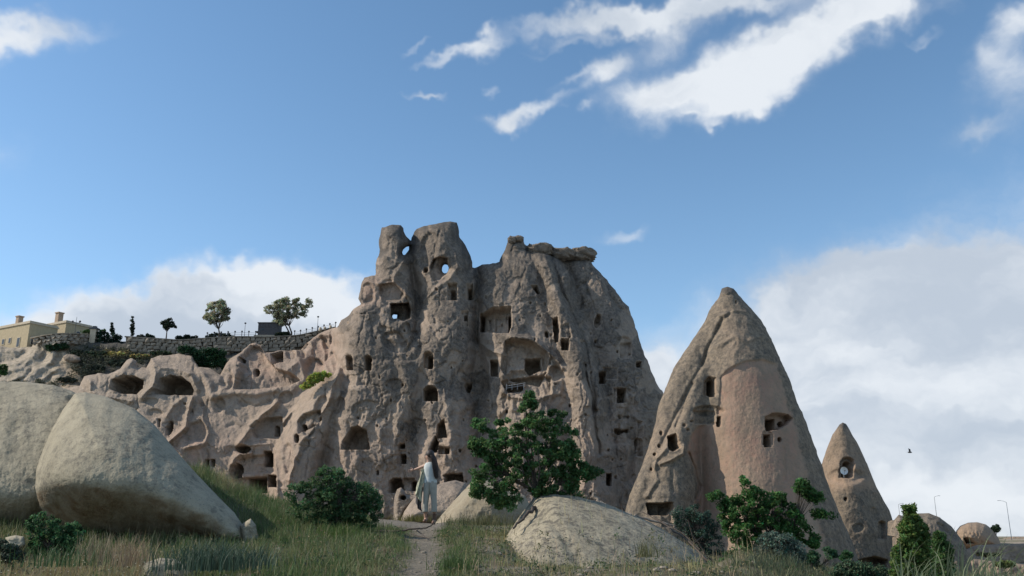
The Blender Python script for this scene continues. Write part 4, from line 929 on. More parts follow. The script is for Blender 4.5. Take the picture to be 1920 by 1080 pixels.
def plant(name, label, cat, polys, Y, root, mat, n_clump, per, leaf, clump_px, trunk_r=.05, crown='crown', trunk='trunk', trunkmat='bark', var=.28, depth_k=.9, stems=1, group=None, up=.5, tone=(1, 1, 1), gap=0.0, fork=.35, bare=(), extra=None, part_leaf=None):
    """a woody plant: crown of leaf clumps grown in the space behind an outline, limbs reaching the clumps"""
    rng = np.random.default_rng(abs(hash(label)) % 1 + int(sum(map(ord, label))) )
    mpp = Y / F; base = P(root[0], root[1], Y)
    cl = []
    for poly, wgt in polys:
        k = max(2, int(n_clump * wgt)); q = in_poly_points(poly, k, rng, clump_px * .35)
        dy = rng.uniform(-1, 1, k) * np.sqrt(np.maximum(q[:, 2], 2) * 2) * 3.2 * mpp * depth_k
        cl.append(P(q[:, 0], q[:, 1], Y + dy))
    cl = np.vstack(cl); n = len(cl); cr = clump_px * mpp
    rad = cr * rng.uniform(.55, 1.25, n)
    bright = 1 + var * rng.normal(size=n)
    L = []; C = []
    off = rng.normal(size=(n, per, 3)); off /= np.linalg.norm(off, axis=2)[:, :, None]; off *= rng.uniform(.25, 1, (n, per, 1)) ** .6
    off[:, :, 2] *= .75
    pts = (cl[:, None] + off * rad[:, None, None]).reshape(-1, 3)
    col = np.repeat(np.clip(bright, .45, 1.9), per)[:, None] * np.clip(1 + .18 * rng.normal(size=(n * per, 1)), .5, 1.6) * np.array(tone)
    col = col * (1 + np.stack([.25 * rng.normal(size=n * per), .06 * rng.normal(size=n * per), 0 * np.zeros(n * per)], 1))
    v, f, c = leaves(pts, leaf, np.clip(col, .1, 2.2), up=up, rng=rng)
    root_e = empty(name, base.tolist()); tag(root_e, label, cat, group)
    o = np_mesh(crown, v - base, f, M[mat], False, c, root_e)
    mb = MB(); top = cl.mean(0)
    for s_ in range(stems):
        b0 = base + np.array([rng.uniform(-1, 1) * .12 * (stems > 1), rng.uniform(-.1, .1), 0])
        sub = cl[np.argsort(np.linalg.norm(cl - (top + rng.normal(size=3) * cr * 3), axis=1))[:max(6, n // stems)]] if stems > 1 else cl
        tgt = sub.mean(0); hub = b0 + (tgt - b0) * fork
        w = rng.normal(size=3) * trunk_r * .8; w[2] = 0
        mb.tube([b0 - np.array([0, 0, .15]), b0 * .6 + hub * .4 + w, hub], [trunk_r * 1.25, trunk_r, trunk_r * .8], 7)
        hubs = [hub]
        far = sub[rng.permutation(len(sub))[:min(len(sub), 14)]]
        for t in far:
            a = hub + (t - hub) * rng.uniform(.45, .6) + rng.normal(size=3) * cr * .4; a[2] -= np.linalg.norm(t - hub) * .06
            mb.tube([hub, a, t], [trunk_r * .55, trunk_r * .3, trunk_r * .1], 5); hubs.append(a)
        H = np.array(hubs)
        for t in sub[:min(len(sub), 90)]:
            h_ = H[np.argmin(np.linalg.norm(H - t, axis=1))]
            mb.tube([h_, (h_ + t) / 2 + rng.normal(size=3) * cr * .2, t], [trunk_r * .22, trunk_r * .14, trunk_r * .06], 4)
    for bpts in bare:
        mb.tube([P(*p) for p in bpts], np.linspace(trunk_r * .8, trunk_r * .25, len(bpts)), 5)
    mb.build(trunk, M[trunkmat], root_e, True, base)
    return root_e
tree_poly = [(985, 733), (997, 731), (1004, 742), (1008, 758), (1030, 762), (1046, 768), (1062, 772), (1064, 784), (1050, 792), (1068, 800), (1086, 806), (1076, 822), (1082, 838), (1090, 850), (1092, 866), (1108, 872), (1130, 880), (1126, 892), (1100, 898), (1082, 905), (1086, 916), (1098, 930), (1084, 944), (1066, 940), (1048, 930), (1030, 934), (1006, 934), (985, 930), (968, 946), (956, 958), (944, 946), (926, 952), (908, 944), (886, 930), (876, 914), (882, 896), (876, 882), (892, 872), (904, 860), (896, 846), (882, 834), (878, 818), (892, 812), (884, 796), (888, 782), (902, 780), (914, 792), (928, 786), (948, 784), (964, 776), (972, 758)]
tb = (1012, 942)
plant('leafy_tree', 'bushy deep green tree growing from the top of the pale rock mound', 'tree', [(tree_poly, 1.0), ([(880, 905), (895, 895), (930, 925), (950, 955), (920, 952), (885, 935)], .06), ([(985, 735), (1000, 735), (1010, 765), (980, 765)], .05), ([(1090, 870), (1130, 880), (1128, 892), (1090, 902)], .05), ([(878, 815), (900, 830), (920, 850), (900, 862), (880, 840)], .04)],
      18.75, tb, 'leaf_dark', 380, 60, .078, 9.5, .06, tone=(1.3, 1.08, 1.15), var=.26, depth_k=1.0, fork=.22, up=.9)
plant('shrub', 'dark green thorny bush left of the sandy footpath', 'shrub', [([(533, 925), (545, 905), (560, 900), (580, 905), (592, 885), (605, 872), (640, 874), (652, 888), (662, 906), (690, 902), (708, 915), (722, 940), (722, 968), (700, 990), (640, 1000), (560, 985), (536, 955)], 1)],
      19.0, (628, 1000), 'leaf_dark', 290, 58, .058, 9.5, .03, 'foliage', 'stems', var=.3, stems=4, tone=(1.15, .95, 1.2), depth_k=.9)
plant('leafy_tree', 'spreading green tree with loose twigs in front of the pink cone', 'tree', [([(1350, 940), (1372, 925), (1392, 928), (1402, 908), (1425, 912), (1440, 922), (1462, 920), (1480, 925), (1478, 940), (1500, 945), (1505, 965), (1530, 985), (1528, 1005), (1500, 1020), (1440, 1040), (1390, 1035), (1362, 1015), (1355, 985), (1345, 965)], 1), ([(1318, 932), (1350, 918), (1358, 930), (1325, 940)], .05), ([(1385, 890), (1396, 888), (1404, 910), (1394, 912)], .03), ([(1490, 898), (1502, 895), (1520, 912), (1545, 925), (1552, 945), (1530, 945), (1505, 930), (1488, 920)], .16), ([(1520, 955), (1578, 962), (1576, 968), (1525, 972)], .05), ([(1500, 1020), (1535, 1000), (1535, 1030)], .05)],
      22, (1440, 1058), 'leaf_dark', 290, 55, .078, 9.5, .035, var=.3, stems=3, tone=(1.1, 1.05, .9), depth_k=1.0,
      bare=[[(1395, 1055, 22), (1440, 1045, 21.6), (1490, 1020, 21.4)], [(1350, 1070, 21), (1372, 1045, 21), (1384, 1010, 21)]])
plant('shrub', 'dull grey green bush between the mound and the spreading tree', 'shrub', [([(1258, 962), (1272, 944), (1284, 956), (1300, 940), (1318, 952), (1334, 950), (1340, 970), (1362, 985), (1352, 1012), (1366, 1035), (1330, 1046), (1300, 1030), (1288, 1010), (1270, 1000)], 1)],
      24, (1315, 1048), 'leaf_sage', 120, 55, .058, 9, .03, 'foliage', 'stems', var=.3, stems=4, tone=(.55, .75, .75), bare=[[(1325, 1050, 22), (1302, 1018, 22), (1290, 975, 22)], [(1302, 1018, 22), (1322, 1002, 22)], [(1335, 1052, 21), (1280, 1000, 21.5), (1225, 968, 22)]])
plant('shrub', 'pale grey green sage bush in front of the spreading tree', 'shrub', [([(1420, 1010), (1438, 996), (1460, 998), (1490, 1008), (1510, 1025), (1508, 1055), (1470, 1075), (1425, 1060), (1412, 1035)], 1)],
      17, (1465, 1082), 'leaf_sage', 180, 80, .045, 11, .02, 'foliage', 'stems', var=.22, stems=4, tone=(1.05, 1.15, 1.25))
plant('shrub', 'low dark green bush right of the grey sage bush', 'shrub', [([(1505, 1035), (1522, 1025), (1540, 1040), (1542, 1085), (1505, 1085)], .7), ([(1540, 1030), (1555, 1025), (1580, 1045), (1560, 1048)], .2)],
      18, (1525, 1095), 'leaf_dark', 70, 70, .045, 8, .02, 'foliage', 'stems', stems=3, tone=(.8, .8, 1.1))
plant('shrub', 'tall bright green conical bush in the right foreground', 'shrub', [([(1700, 965), (1712, 958), (1728, 970), (1738, 990), (1744, 1020), (1748, 1060), (1750, 1110), (1668, 1110), (1672, 1050), (1680, 1005), (1688, 980)], 1), ([(1694, 948), (1700, 950), (1708, 968), (1700, 970)], .02), ([(1706, 952), (1712, 946), (1712, 965)], .02)],
      12.5, (1708, 1135), 'leaf_lime', 420, 65, .045, 8, .02, 'foliage', 'stems', var=.25, stems=3, tone=(.95, .92, .8), bare=[[(1704, 985, 12.5), (1698, 965, 12.5), (1690, 947, 12.5)], [(1706, 980, 12.5), (1712, 960, 12.5)]])
plant('shrub', 'smaller green bush right behind the tall conical bush', 'shrub', [([(1752, 1000), (1762, 992), (1772, 1005), (1785, 1030), (1790, 1110), (1745, 1110), (1746, 1040)], 1)],
      14, (1768, 1135), 'leaf_mid', 200, 80, .04, 8.5, .02, 'foliage', 'stems', stems=3, tone=(.9, .9, .9))
plant('shrub', 'dark spiky bush under the left end of the large boulder', 'shrub', [([(48, 985), (60, 962), (85, 958), (110, 970), (150, 985), (165, 1010), (160, 1042), (60, 1040), (45, 1010)], 1)],
      13.8, (105, 1050), 'leaf_dark', 110, 70, .045, 9, .015, 'foliage', 'stems', stems=4, tone=(.9, .9, 1.1), up=0)
plant('shrub', 'low grey green bush at the left edge beside the small pale stone', 'shrub', [([(-30, 1020), (0, 1010), (30, 1020), (48, 1040), (40, 1055), (-30, 1055)], 1)],
      12.5, (10, 1062), 'leaf_sage', 70, 60, .035, 8, .015, 'foliage', 'stems', stems=3, tone=(.5, .6, .6))
plant('ivy', 'dark green climbing plant hanging over the cliff edge left of the bowl shaped hollow', 'climbing plant', [([(333, 652), (350, 645), (372, 655), (400, 652), (420, 655), (425, 670), (432, 685), (425, 700), (412, 690), (395, 690), (375, 690), (360, 672), (338, 662)], 1)],
      201, (385, 690), 'leaf_black', 150, 60, .55, 7, .1, 'foliage', 'stems', tone=(1.2, 1.9, 1.3), depth_k=.2)
plant('ivy', 'dark green creeper spilling over the rock below the round terrace wall', 'climbing plant', [([(78, 650), (95, 642), (125, 640), (135, 648), (118, 655), (95, 660), (80, 660)], 1)],
      221, (105, 658), 'leaf_black', 50, 50, .5, 5, .1, 'foliage', 'stems', tone=(1.3, 1.8, 1.3), depth_k=.2)
plant('shrub', 'small green bush on the rocks at the far left edge above the boulders', 'shrub', [([(-10, 690), (5, 682), (14, 688), (14, 702), (0, 706), (-10, 704)], 1)], 200, (2, 706), 'leaf_mid', 40, 40, .5, 5, .1, 'foliage', 'stems', depth_k=.4, tone=(.7, .8, .8))
plant('shrub', 'bright yellow green grassy bush on the ledge by the left corner of the castle rock', 'shrub', [([(562, 728), (570, 712), (590, 698), (612, 696), (622, 702), (612, 712), (590, 722), (572, 732)], 1)], 180, (592, 722), 'leaf_olive', 60, 60, .5, 5, .06, 'foliage', 'stems', depth_k=.25, tone=(1.2, 1.35, .5))
plant('hedge', 'dark green hedge beside the stone gate pillar on the terrace', 'hedge', [([(178, 622), (195, 620), (222, 628), (232, 634), (232, 650), (178, 650)], 1)], 226, (205, 652), 'leaf_black', 90, 50, .5, 5, .1, 'foliage', 'stems', depth_k=.3, tone=(1, 1.2, 1.4))
for (x0, x1, yy, hh, lab) in [(252, 292, 634, 6, 'low dark hedge on the terrace between the cypress and the broad pine'), (326, 376, 636, 6, 'low dark hedge on the terrace right of the broad pine'), (384, 440, 632, 6, 'low dark hedge on the terrace under the pale leafy tree'), (515, 545, 628, 5, 'low dark hedge on the terrace right of the dark kiosk')]:
    plant('hedge', lab, 'hedge', [([(x0, yy), (x0 + 6, yy - hh), ((x0 + x1) / 2, yy - hh - 2), (x1 - 6, yy - hh), (x1, yy), (x1, yy + 3), (x0, yy + 3)], 1)], 228, ((x0 + x1) / 2, yy + 2), 'leaf_black', 50, 40, .5, 3.5, .08, 'foliage', 'stems', depth_k=.3)
for (cx, cy, w, h_, y_, lab, mt, tn) in [(150, 662, 40, 12, 212, 'dull shrub on the slope right of the creeper', 'leaf_sage', (.5, .55, .5)), (185, 664, 40, 14, 211, 'grey green shrub on the slope under the stone gate pillar', 'leaf_sage', (.6, .62, .55)), (175, 690, 46, 14, 205, 'dark shrub on the slope above the pale rock shoulder', 'leaf_sage', (.4, .42, .45)), (225, 680, 50, 12, 206, 'dark low shrub behind the first cave of the left cliff', 'leaf_sage', (.42, .45, .45)),
        (215, 664, 46, 9, 208, 'patch of dry yellow grass on the slope under the terrace wall', 'leaf_olive', (1.5, 1.25, .75)), (262, 668, 40, 8, 208, 'smaller dry yellow grass clump right of the yellow patch', 'leaf_olive', (1.1, .95, .6)), (300, 662, 50, 7, 209, 'low dull shrub at the foot of the terrace wall', 'leaf_sage', (.6, .65, .5)), (125, 712, 40, 10, 202, 'dark scrub just above the boulder behind the left foreground', 'leaf_sage', (.4, .4, .42)), (20, 720, 30, 6, 201, 'dark scrub at the far left above the foreground boulder', 'leaf_sage', (.4, .4, .42)),
        (105, 648, 24, 6, 212, 'small grey bush among the terrace rocks', 'leaf_sage', (.5, .55, .5)), (168, 622, 30, 7, 226, 'small green bush between the house and the stone gate pillar', 'leaf_mid', (.8, .8, .9)), (193, 621, 12, 5, 229, 'small green bush top right of the stone gate pillar', 'leaf_mid', (.8, 1, .8)), (1885, 1058, 44, 14, 110, 'green scrub on the pale ledges near the right edge', 'leaf_olive', (.7, .85, .5)), (1850, 1040, 60, 7, 130, 'strip of dark scrub between the pale ledges at the right', 'leaf_sage', (.5, .5, .4)), (1895, 1030, 60, 6, 150, 'thin line of scrub above the upper pale ledge at the right', 'leaf_sage', (.55, .6, .45))]:
    if cx < 330 and y_ > 190: y_ = 205 + (760 - cy) * .17 - 1.2
    pl = ell(cx, cy, w / 2, h_ / 2, 12)
    plant('shrub', lab, 'shrub', [(pl, 1)], y_, (cx, cy + h_ / 2), mt, max(14, int(w * h_ / 10)), 36, .0024 * y_, 3.6, .05, 'foliage', 'stems', depth_k=.3, tone=tn)
plant('olive_tree', 'single pale leafy tree standing alone on the terrace skyline', 'tree', [([(384, 585), (388, 570), (402, 562), (416, 560), (428, 566), (431, 585), (430, 600), (426, 610), (418, 602), (410, 606), (400, 612), (388, 608), (382, 598)], 1)], 226, (411, 634), 'leaf_olive', 95, 60, .5, 5.5, .2, depth_k=.9, fork=.35)
plant('olive_tree', 'wide pale leafy tree with forked trunk beside the dark kiosk', 'tree', [([(494, 583), (500, 572), (512, 570), (522, 558), (545, 556), (560, 558), (566, 566), (580, 558), (587, 570), (585, 585), (575, 592), (560, 602), (550, 596), (540, 600), (530, 615), (515, 610), (508, 592)], 1)], 228, (546, 632), 'leaf_olive', 150, 60, .5, 5.5, .22, depth_k=.9, fork=.45, stems=2)
plant('pine_tree', 'dark broad flat topped pine on the terrace skyline', 'tree', [([(292, 606), (302, 604), (312, 598), (322, 597), (325, 606), (333, 612), (332, 616), (318, 614), (312, 624), (304, 620), (306, 610)], 1)], 228, (311, 636), 'leaf_black', 46, 50, .45, 4, .16, depth_k=.9, fork=.5)
for cx, t_, b_, lab in [(248, 592, 630, 'taller slim dark cypress on the terrace skyline'), (210, 604, 628, 'shorter slim dark cypress near the stone gate pillar')]:
    plant('cypress_tree', lab, 'tree', [([(cx - 1, t_), (cx + 1, t_), (cx + 4, t_ + 12), (cx + 4, b_), (cx - 4, b_), (cx - 3.5, t_ + 12)], 1)], 229, (cx, b_ + 4), 'leaf_black', 45, 40, .4, 2.6, .1, depth_k=.6, fork=.3)
plant('small_tree', 'small dark tree beside the dome shaped rock near the right edge', 'tree', [([(1858, 990), (1864, 985), (1870, 984), (1876, 990), (1874, 1000), (1862, 1000)], 1)], 175, (1868, 1012), 'leaf_black', 30, 40, .4, 3.5, .1, tone=(1.5, 1.5, 1.2))

plant('shrub', 'loose green weedy bush under the spreading tree', 'shrub', [([(1352, 1040), (1375, 1022), (1405, 1030), (1425, 1050), (1430, 1085), (1350, 1085)], 1)],
      17, (1392, 1098), 'leaf_mid', 110, 55, .05, 9, .015, 'foliage', 'stems', stems=3, tone=(.8, .85, .9))
plant('shrub', 'low dull green bush at the bottom between the sage bush and the conical bush', 'shrub', [([(1560, 1062), (1590, 1050), (1630, 1056), (1665, 1066), (1670, 1095), (1556, 1095)], 1)],
      15, (1610, 1110), 'leaf_sage', 120, 55, .045, 9, .015, 'foliage', 'stems', stems=4, tone=(.6, .8, .6))
plant('shrub', 'small dark green weed clump between the cone foot and the conical bush', 'shrub', [([(1575, 1038), (1590, 1030), (1600, 1042), (1594, 1052), (1578, 1052)], 1)],
      40, (1588, 1058), 'leaf_dark', 40, 50, .1, 6, .03, 'foliage', 'stems', stems=2, tone=(.7, .8, .9))
# low scrub covering the slope under the terrace wall
def scrub():
    rng = np.random.default_rng(91); C = []; K = []
    for poly, n, tone in [([(128, 655), (180, 648), (236, 652), (300, 668), (350, 672), (330, 690), (290, 676), (262, 694), (250, 668), (225, 690), (190, 698), (158, 706), (140, 716), (120, 712), (135, 690)], 240, (.075, .085, .055)),
                          ([(236, 664), (330, 668), (420, 674), (420, 684), (330, 680), (240, 672)], 70, (.12, .12, .065)), ([(150, 662), (180, 660), (178, 700), (150, 700)], 60, (.06, .07, .055)), ([(195, 656), (245, 660), (240, 668), (200, 670)], 40, (.26, .22, .11)), ([(0, 716), (60, 712), (140, 716), (140, 722), (0, 722)], 50, (.07, .08, .05))]:
        q = in_poly_points(poly, n, rng)
        for u, v, d in q:
            y = 205 + (760 - v) * .17 - .8; c = P(u, v, y); r = rng.uniform(.3, .8); m = 26
            C.append(c + rng.normal(size=(m, 3)) * r * np.array([.8, .5, .45])); K.append(np.array(tone) * rng.uniform(.5, 1.4) * (1 + .2 * rng.normal(size=(m, 1))))
    v, f, c = leaves(np.vstack(C), .42, np.clip(np.vstack(K), .01, .5), rng=rng)
    tag(np_mesh('scrub', v, f, M['grass'], False, c), 'low dark scrub covering the slope under the terrace wall', None, None, 'stuff')
scrub()
# ------------------------------------------------------------------ grass
def blades(n, xs, ys, zs, h, w, cols, bend=.35, rng=RNG):
    a = rng.uniform(0, 2 * math.pi, n); lean = rng.uniform(.1, 1, n) * bend
    dx, dy = np.cos(a), np.sin(a); b = rng.uniform(0, 2 * math.pi, n); wx, wy = np.cos(b) * w / 2, np.sin(b) * w / 2
    base = np.stack([xs, ys, zs - .02], 1); V = []
    for t, ww in ((0, 1), (.55, .75)):
        off = np.stack([dx * lean * h * t * t, dy * lean * h * t * t, h * t * (1 - .15 * lean * t)], 1)
        for s_ in (-1, 1): V.append(base + off + np.stack([wx, wy, 0 * wx], 1) * s_ * ww)
    V.append(base + np.stack([dx * lean * h, dy * lean * h, h * (1 - .25 * lean)], 1))
    v = np.stack(V, 1).reshape(-1, 3); k = np.arange(n)[:, None] * 5
    return v, k + np.array([[0, 1, 3, 2]]), k + np.array([[2, 3, 4]]), np.repeat(cols, 5, 0)
def mound_z(x, y):
    ix = np.clip((x + 1.9) / 7.1 * 199, 0, 199).astype(int); iy = np.clip((y - 13.6) / 9.9 * 149, 0, 149).astype(int)
    z = MZ[iy, ix]; ok = (x > -1.9) & (x < 5.2) & (y > 13.6) & (y < 23.5)
    return np.where(ok, z, -99)
def grass_field():
    rng = np.random.default_rng(5); N = 420000
    y = 9.5 + 17.5 * rng.random(N) ** .85; px = rng.uniform(-80, 2000, N); x = (px - 960) / F * y
    gz = ground_z(x, y); mz = mound_z(x, y); z = np.maximum(gz, mz); py = 1000 - (z - 1.6) / y * F
    pd = np.abs(x - path_x(y)) + .22 * fbm(x / .45, y / .45, 3, 601)
    dens = sstep(.12, .50, pd)
    dens *= 1 - sstep(20.6, 21.6, y) * sstep(690, 720, px) * sstep(850, 832, px)
    onm = (mz > gz + .04)
    dens = np.where(onm, .5 * sstep(.1, -.3, (mz - 1.62) + .4 * fbm(x / .7, y / .7, 3, 603)), dens)
    patch = fbm(x / .8, y / .8, 4, 605); mid = sstep(840, 900, px) * sstep(1450, 1330, px); dens *= (.30 - .15 * mid) + (.70 - .15 * mid) * sstep(-.22, .15, patch)
    dens *= np.where(px > 1380, .8, 1)
    k = rng.random(N) < dens * np.clip((20 / y) ** .6, .5, 1.2); k &= y < 27
    x, y, z, px, py, onm = [q[k] for q in (x, y, z, px, py, onm)]; n = len(x)
    dry = np.clip(sstep(380, 250, px) * sstep(15.5, 13, y) * .95 + .45 * sstep(820, 1000, px) * sstep(1400, 1250, px) + .25 * sstep(-.1, .3, fbm(x / 1.4, y / 1.4, 3, 608)) + .5 * onm + .75 * sstep(395, 430, px) * sstep(470, 440, px) * sstep(21, 24, y) + .35 * fbm(x / .7, y / .7, 3, 607) + .18 * rng.normal(size=n) + .12, 0, 1)  # straw yellow on the left crest paints a highlight into the blade colour
    green = np.stack([.055 + .03 * rng.random(n), .105 + .045 * rng.random(n), .034 + .012 * rng.random(n)], 1)
    strw = np.stack([.27 + .1 * rng.random(n), .235 + .08 * rng.random(n), .125 + .05 * rng.random(n)], 1)
    cool = np.stack([.055 + .02 * rng.random(n), .085 + .02 * rng.random(n), .05 + .01 * rng.random(n)], 1)
    gc = np.where((px > 1320)[:, None], cool, green); col = gc * (1 - dry[:, None]) + strw * dry[:, None]
    tuft = .55 + .9 * sstep(-.2, .4, fbm(x / .5, y / .5, 3, 611))
    h = (.07 + .15 * rng.random(n)) * tuft * (1 - .45 * sstep(860, 940, px) * sstep(1450, 1330, px)) * (.6 + .8 * rng.random(n)) * np.where(onm, .55, 1) * (1 + .5 * sstep(760, 400, px) * sstep(16, 20, y)) * (1 - .35 * sstep(690, 740, px) * sstep(900, 860, px))
    v, q, t, c = blades(n, x, y, z, h, .0075 + .004 * rng.random(n), col, .6, rng)
    o = np_mesh('grass', v, [q, t], M['grass'], False, c); tag(o, 'wild grass, green on the left slope and straw coloured near the mound', None, None, 'stuff')
    # broad leaved weeds among the grass
    m_ = 1500; yy = 9.8 + 15 * rng.random(m_); pp = rng.uniform(-60, 1600, m_); xx = (pp - 960) / F * yy; k_ = (np.abs(xx - path_x(yy)) > .3) & ~((yy > 20.5) & (pp > 690) & (pp < 850)); xx, yy = xx[k_], yy[k_]
    zz = np.maximum(ground_z(xx, yy), mound_z(xx, yy)); k_ = mound_z(xx, yy) < 1.55; xx, yy, zz = xx[k_], yy[k_], zz[k_]; C = []; K = []
    pal = np.array([(.06, .11, .04), (.09, .13, .05), (.05, .08, .04), (.16, .15, .07), (.22, .18, .10), (.10, .12, .085)])
    for i in range(len(xx)):
        r_ = rng.uniform(.05, .17); q_ = rng.normal(size=(16, 3)) * r_ * np.array([.6, .6, .55]); q_[:, 2] = np.abs(q_[:, 2]) + .02
        C.append(q_ + (xx[i], yy[i], zz[i])); K.append(pal[rng.integers(6)] * rng.uniform(.7, 1.3, (16, 1)))
    v, f_, c = leaves(np.vstack(C), .06, np.vstack(K), .35, .2, rng)
    tag(np_mesh('weeds', v, f_, M['grass'], False, c), 'mixed low weeds growing between the grasses', None, None, 'stuff')
    # upright dry stalks
    N = 2600; px = rng.uniform(-40, 1420, N); y = rng.uniform(10.5, 18, N); x = (px - 960) / F * y
    keep = rng.random(N) < np.where(px < 400, .7, np.where(px > 820, .35, .2)); keep &= np.abs(x - path_x(y)) > .5; x, y = x[keep], y[keep]; n = len(x)
    z = np.maximum(ground_z(x, y), mound_z(x, y)); col = np.stack([.30 + .1 * rng.random(n), .26 + .08 * rng.random(n), .15 + .05 * rng.random(n)], 1)
    v, q, t, c = blades(n, x, y, z, .20 + .22 * rng.random(n), .010, col, .35, rng)
    o = np_mesh('dry_stalks', v, [q, t], M['grass'], False, c); tag(o, 'tall dry stalks standing in the grass', None, None, 'stuff')
    return
grass_field()
def tuft(px0, py0, Y, n, h, w, col, label, spread=.12, bend=.9, var=.2, gname='grass_tuft', seed=0, flop=None):
    rng = np.random.default_rng(seed); c0 = P(px0, py0, Y)
    x = c0[0] + rng.normal(size=n) * spread; y = c0[1] + rng.normal(size=n) * spread; z = np.full(n, c0[2])
    col = np.array(col) * (1 + var * rng.normal(size=(n, 1)))
    hh = h * rng.uniform(.55, 1.1, n); a = rng.uniform(0, 2 * math.pi, n)
    mb_v = []; f4 = []; k = 0; C = []
    T = np.linspace(0, 1, 6)
    for i in range(n):
        lean = bend * rng.uniform(.25, 1); ax = math.cos(a[i]); ay = math.sin(a[i])
        if flop: ax, ay = flop[0] + .5 * ax, flop[1] + .5 * ay
        ct = np.stack([x[i] + ax * lean * hh[i] * T ** 2, y[i] + ay * lean * hh[i] * T ** 2, z[i] + hh[i] * (T - .42 * lean * T ** 2.6)], 1)
        ww = w * (1 - T ** 2) + .0008; b = rng.uniform(0, math.pi); s = np.array([math.cos(b), math.sin(b) * .4, 0])
        mb_v.append(np.stack([ct - s * ww[:, None] / 2, ct + s * ww[:, None] / 2], 1).reshape(-1, 3)); C.append(np.tile(col[i], (12, 1)))
        f4.append(k + np.array([[2 * j, 2 * j + 1, 2 * j + 3, 2 * j + 2] for j in range(5)])); k += 12
    o = np_mesh(gname, np.vstack(mb_v) - c0, np.vstack(f4), M['grass'], True, np.clip(np.vstack(C), .01, .8)); o.location = c0.tolist()
    return tag(o, label, 'grass tuft')
tuft(400, 1068, 11.2, 520, .42, .011, (.05, .085, .055), 'dense blue green grass tuft in front of the right end of the large boulder', .30, .7, .25, seed=1)
tuft(455, 1060, 12.2, 260, .30, .010, (.06, .09, .06), 'grey green grass tuft right of the blue green tuft', .25, .8, .25, seed=2)
tuft(1845, 1125, 7.0, 70, .62, .012, (.17, .20, .11), 'long arching pale grass in the bottom right corner', .22, 1.3, .2, seed=3, flop=(.35, 0))
tuft(1740, 1120, 7.5, 50, .50, .010, (.15, .18, .10), 'arching pale grass in front of the tall conical bush', .14, 1.2, .2, seed=4, flop=(.3, 0))
tuft(1215, 1045, 15.6, 110, .34, .009, (.16, .16, .075), 'upright yellow green tuft on the lower right side of the mound', .10, .45, .2, seed=5)
tuft(180, 1050, 12.4, 110, .40, .008, (.26, .21, .13), 'tall straw coloured tuft under the large boulder, left one', .14, .5, .2, seed=6)
tuft(245, 1062, 12.0, 140, .46, .008, (.30, .22, .14), 'tall straw coloured tuft in front of the middle of the large boulder', .16, .6, .2, seed=7)
tuft(120, 1062, 11.8, 160, .36, .009, (.05, .10, .035), 'green leafy tuft below the dark spiky bush', .25, .6, .25, seed=8)
tuft(630, 1010, 17.5, 240, .35, .010, (.085, .14, .03), 'bright green grass tuft at the foot of the dark thorny bush', .25, .5, .2, seed=9)
tuft(860, 1068, 12.6, 220, .24, .010, (.085, .13, .04), 'fresh green grass tuft right of the footpath near the bottom', .14, .7, .2, seed=10)
tuft(425, 930, 22.5, 260, .40, .013, (.19, .19, .09), 'sunlit yellow grass tuft on the crest right above the boulder', .3, .5, .2, seed=11)
tuft(775, 978, 24.5, 200, .24, .014, (.13, .125, .035), 'yellow green weeds just behind the feet of the woman', .28, .6, .2, seed=12)
tuft(905, 985, 21.0, 300, .34, .011, (.13, .13, .06), 'dry green grass clump at the left foot of the mound', .35, .6, .2, seed=13)
# small white flowers in the left foreground grass
rng = np.random.default_rng(77); mb = MB()
for i in range(90):
    px_ = rng.uniform(10, 330); yy = rng.uniform(11, 13.4); xx = (px_ - 960) / F * yy; zz = float(ground_z(xx, yy)) + rng.uniform(.14, .26)
    mb.sphere((xx, yy, zz), (.008, .008, .005), 5, 3, (.72, .70, .55))
o = mb.build('wild_flowers', M['grass']); tag(o, 'tiny pale wild flowers scattered in the left foreground grass', None, None, 'stuff')
# pebbles on the path
mb = MB()
for i in range(620):
    yy = rng.uniform(10, 23); xx = float(path_x(yy)) + rng.normal() * .28; r_ = .006 + .022 * rng.random() ** 3
    if i > 420: yy = rng.uniform(10.5, 17); xx = (rng.uniform(60, 1400) - 960) / F * yy; r_ = .015 + .05 * rng.random() ** 3
    cc = rng.uniform(.7, 1.1); mb.sphere((xx, yy, float(ground_z(xx, yy)) + r_ * .2), (r_ * rng.uniform(.8, 1.5), r_, r_ * .6), 6, 4, (cc, cc * .95, cc * .88))
o = mb.build('pebbles', plain('pebble stone', (.25, .225, .19), .95, .25, 30, vcol=True)); tag(o, 'loose pebbles scattered on the footpath and in the grass', None, None, 'stuff')
# fallen branches
def branch(name, label, paths, mat, cat='branch'):
    mb = MB(); base = P(*paths[0][0][0]); 
    for pts, r0, r1 in paths: 
        q = np.array([P(*p) for p in pts]); t = np.linspace(0, 1, len(q)); tt = np.linspace(0, 1, len(q) * 4)
        q = np.stack([np.interp(tt, t, q[:, i]) for i in range(3)], 1); q += np.random.default_rng(3).normal(size=q.shape) * r0 * .35
        mb.tube(q, np.linspace(r0, r1, len(q)), 6)
    o = mb.build(name, M[mat], None, True, base); o.location = base.tolist(); return tag(o, label, cat)
branch('fallen_branch', 'thin dark fallen branch lying across the footpath crest', [([(690, 995, 19.6), (740, 996, 19.4), (780, 992, 19.3), (800, 990, 19.3), (818, 980, 19.5)], .022, .012), ([(780, 993, 19.3), (800, 1008, 18.2), (808, 1012, 18)], .012, .006), ([(770, 1000, 18.6), (788, 1006, 18.3), (805, 1010, 18.1)], .012, .006)], 'darkwood')
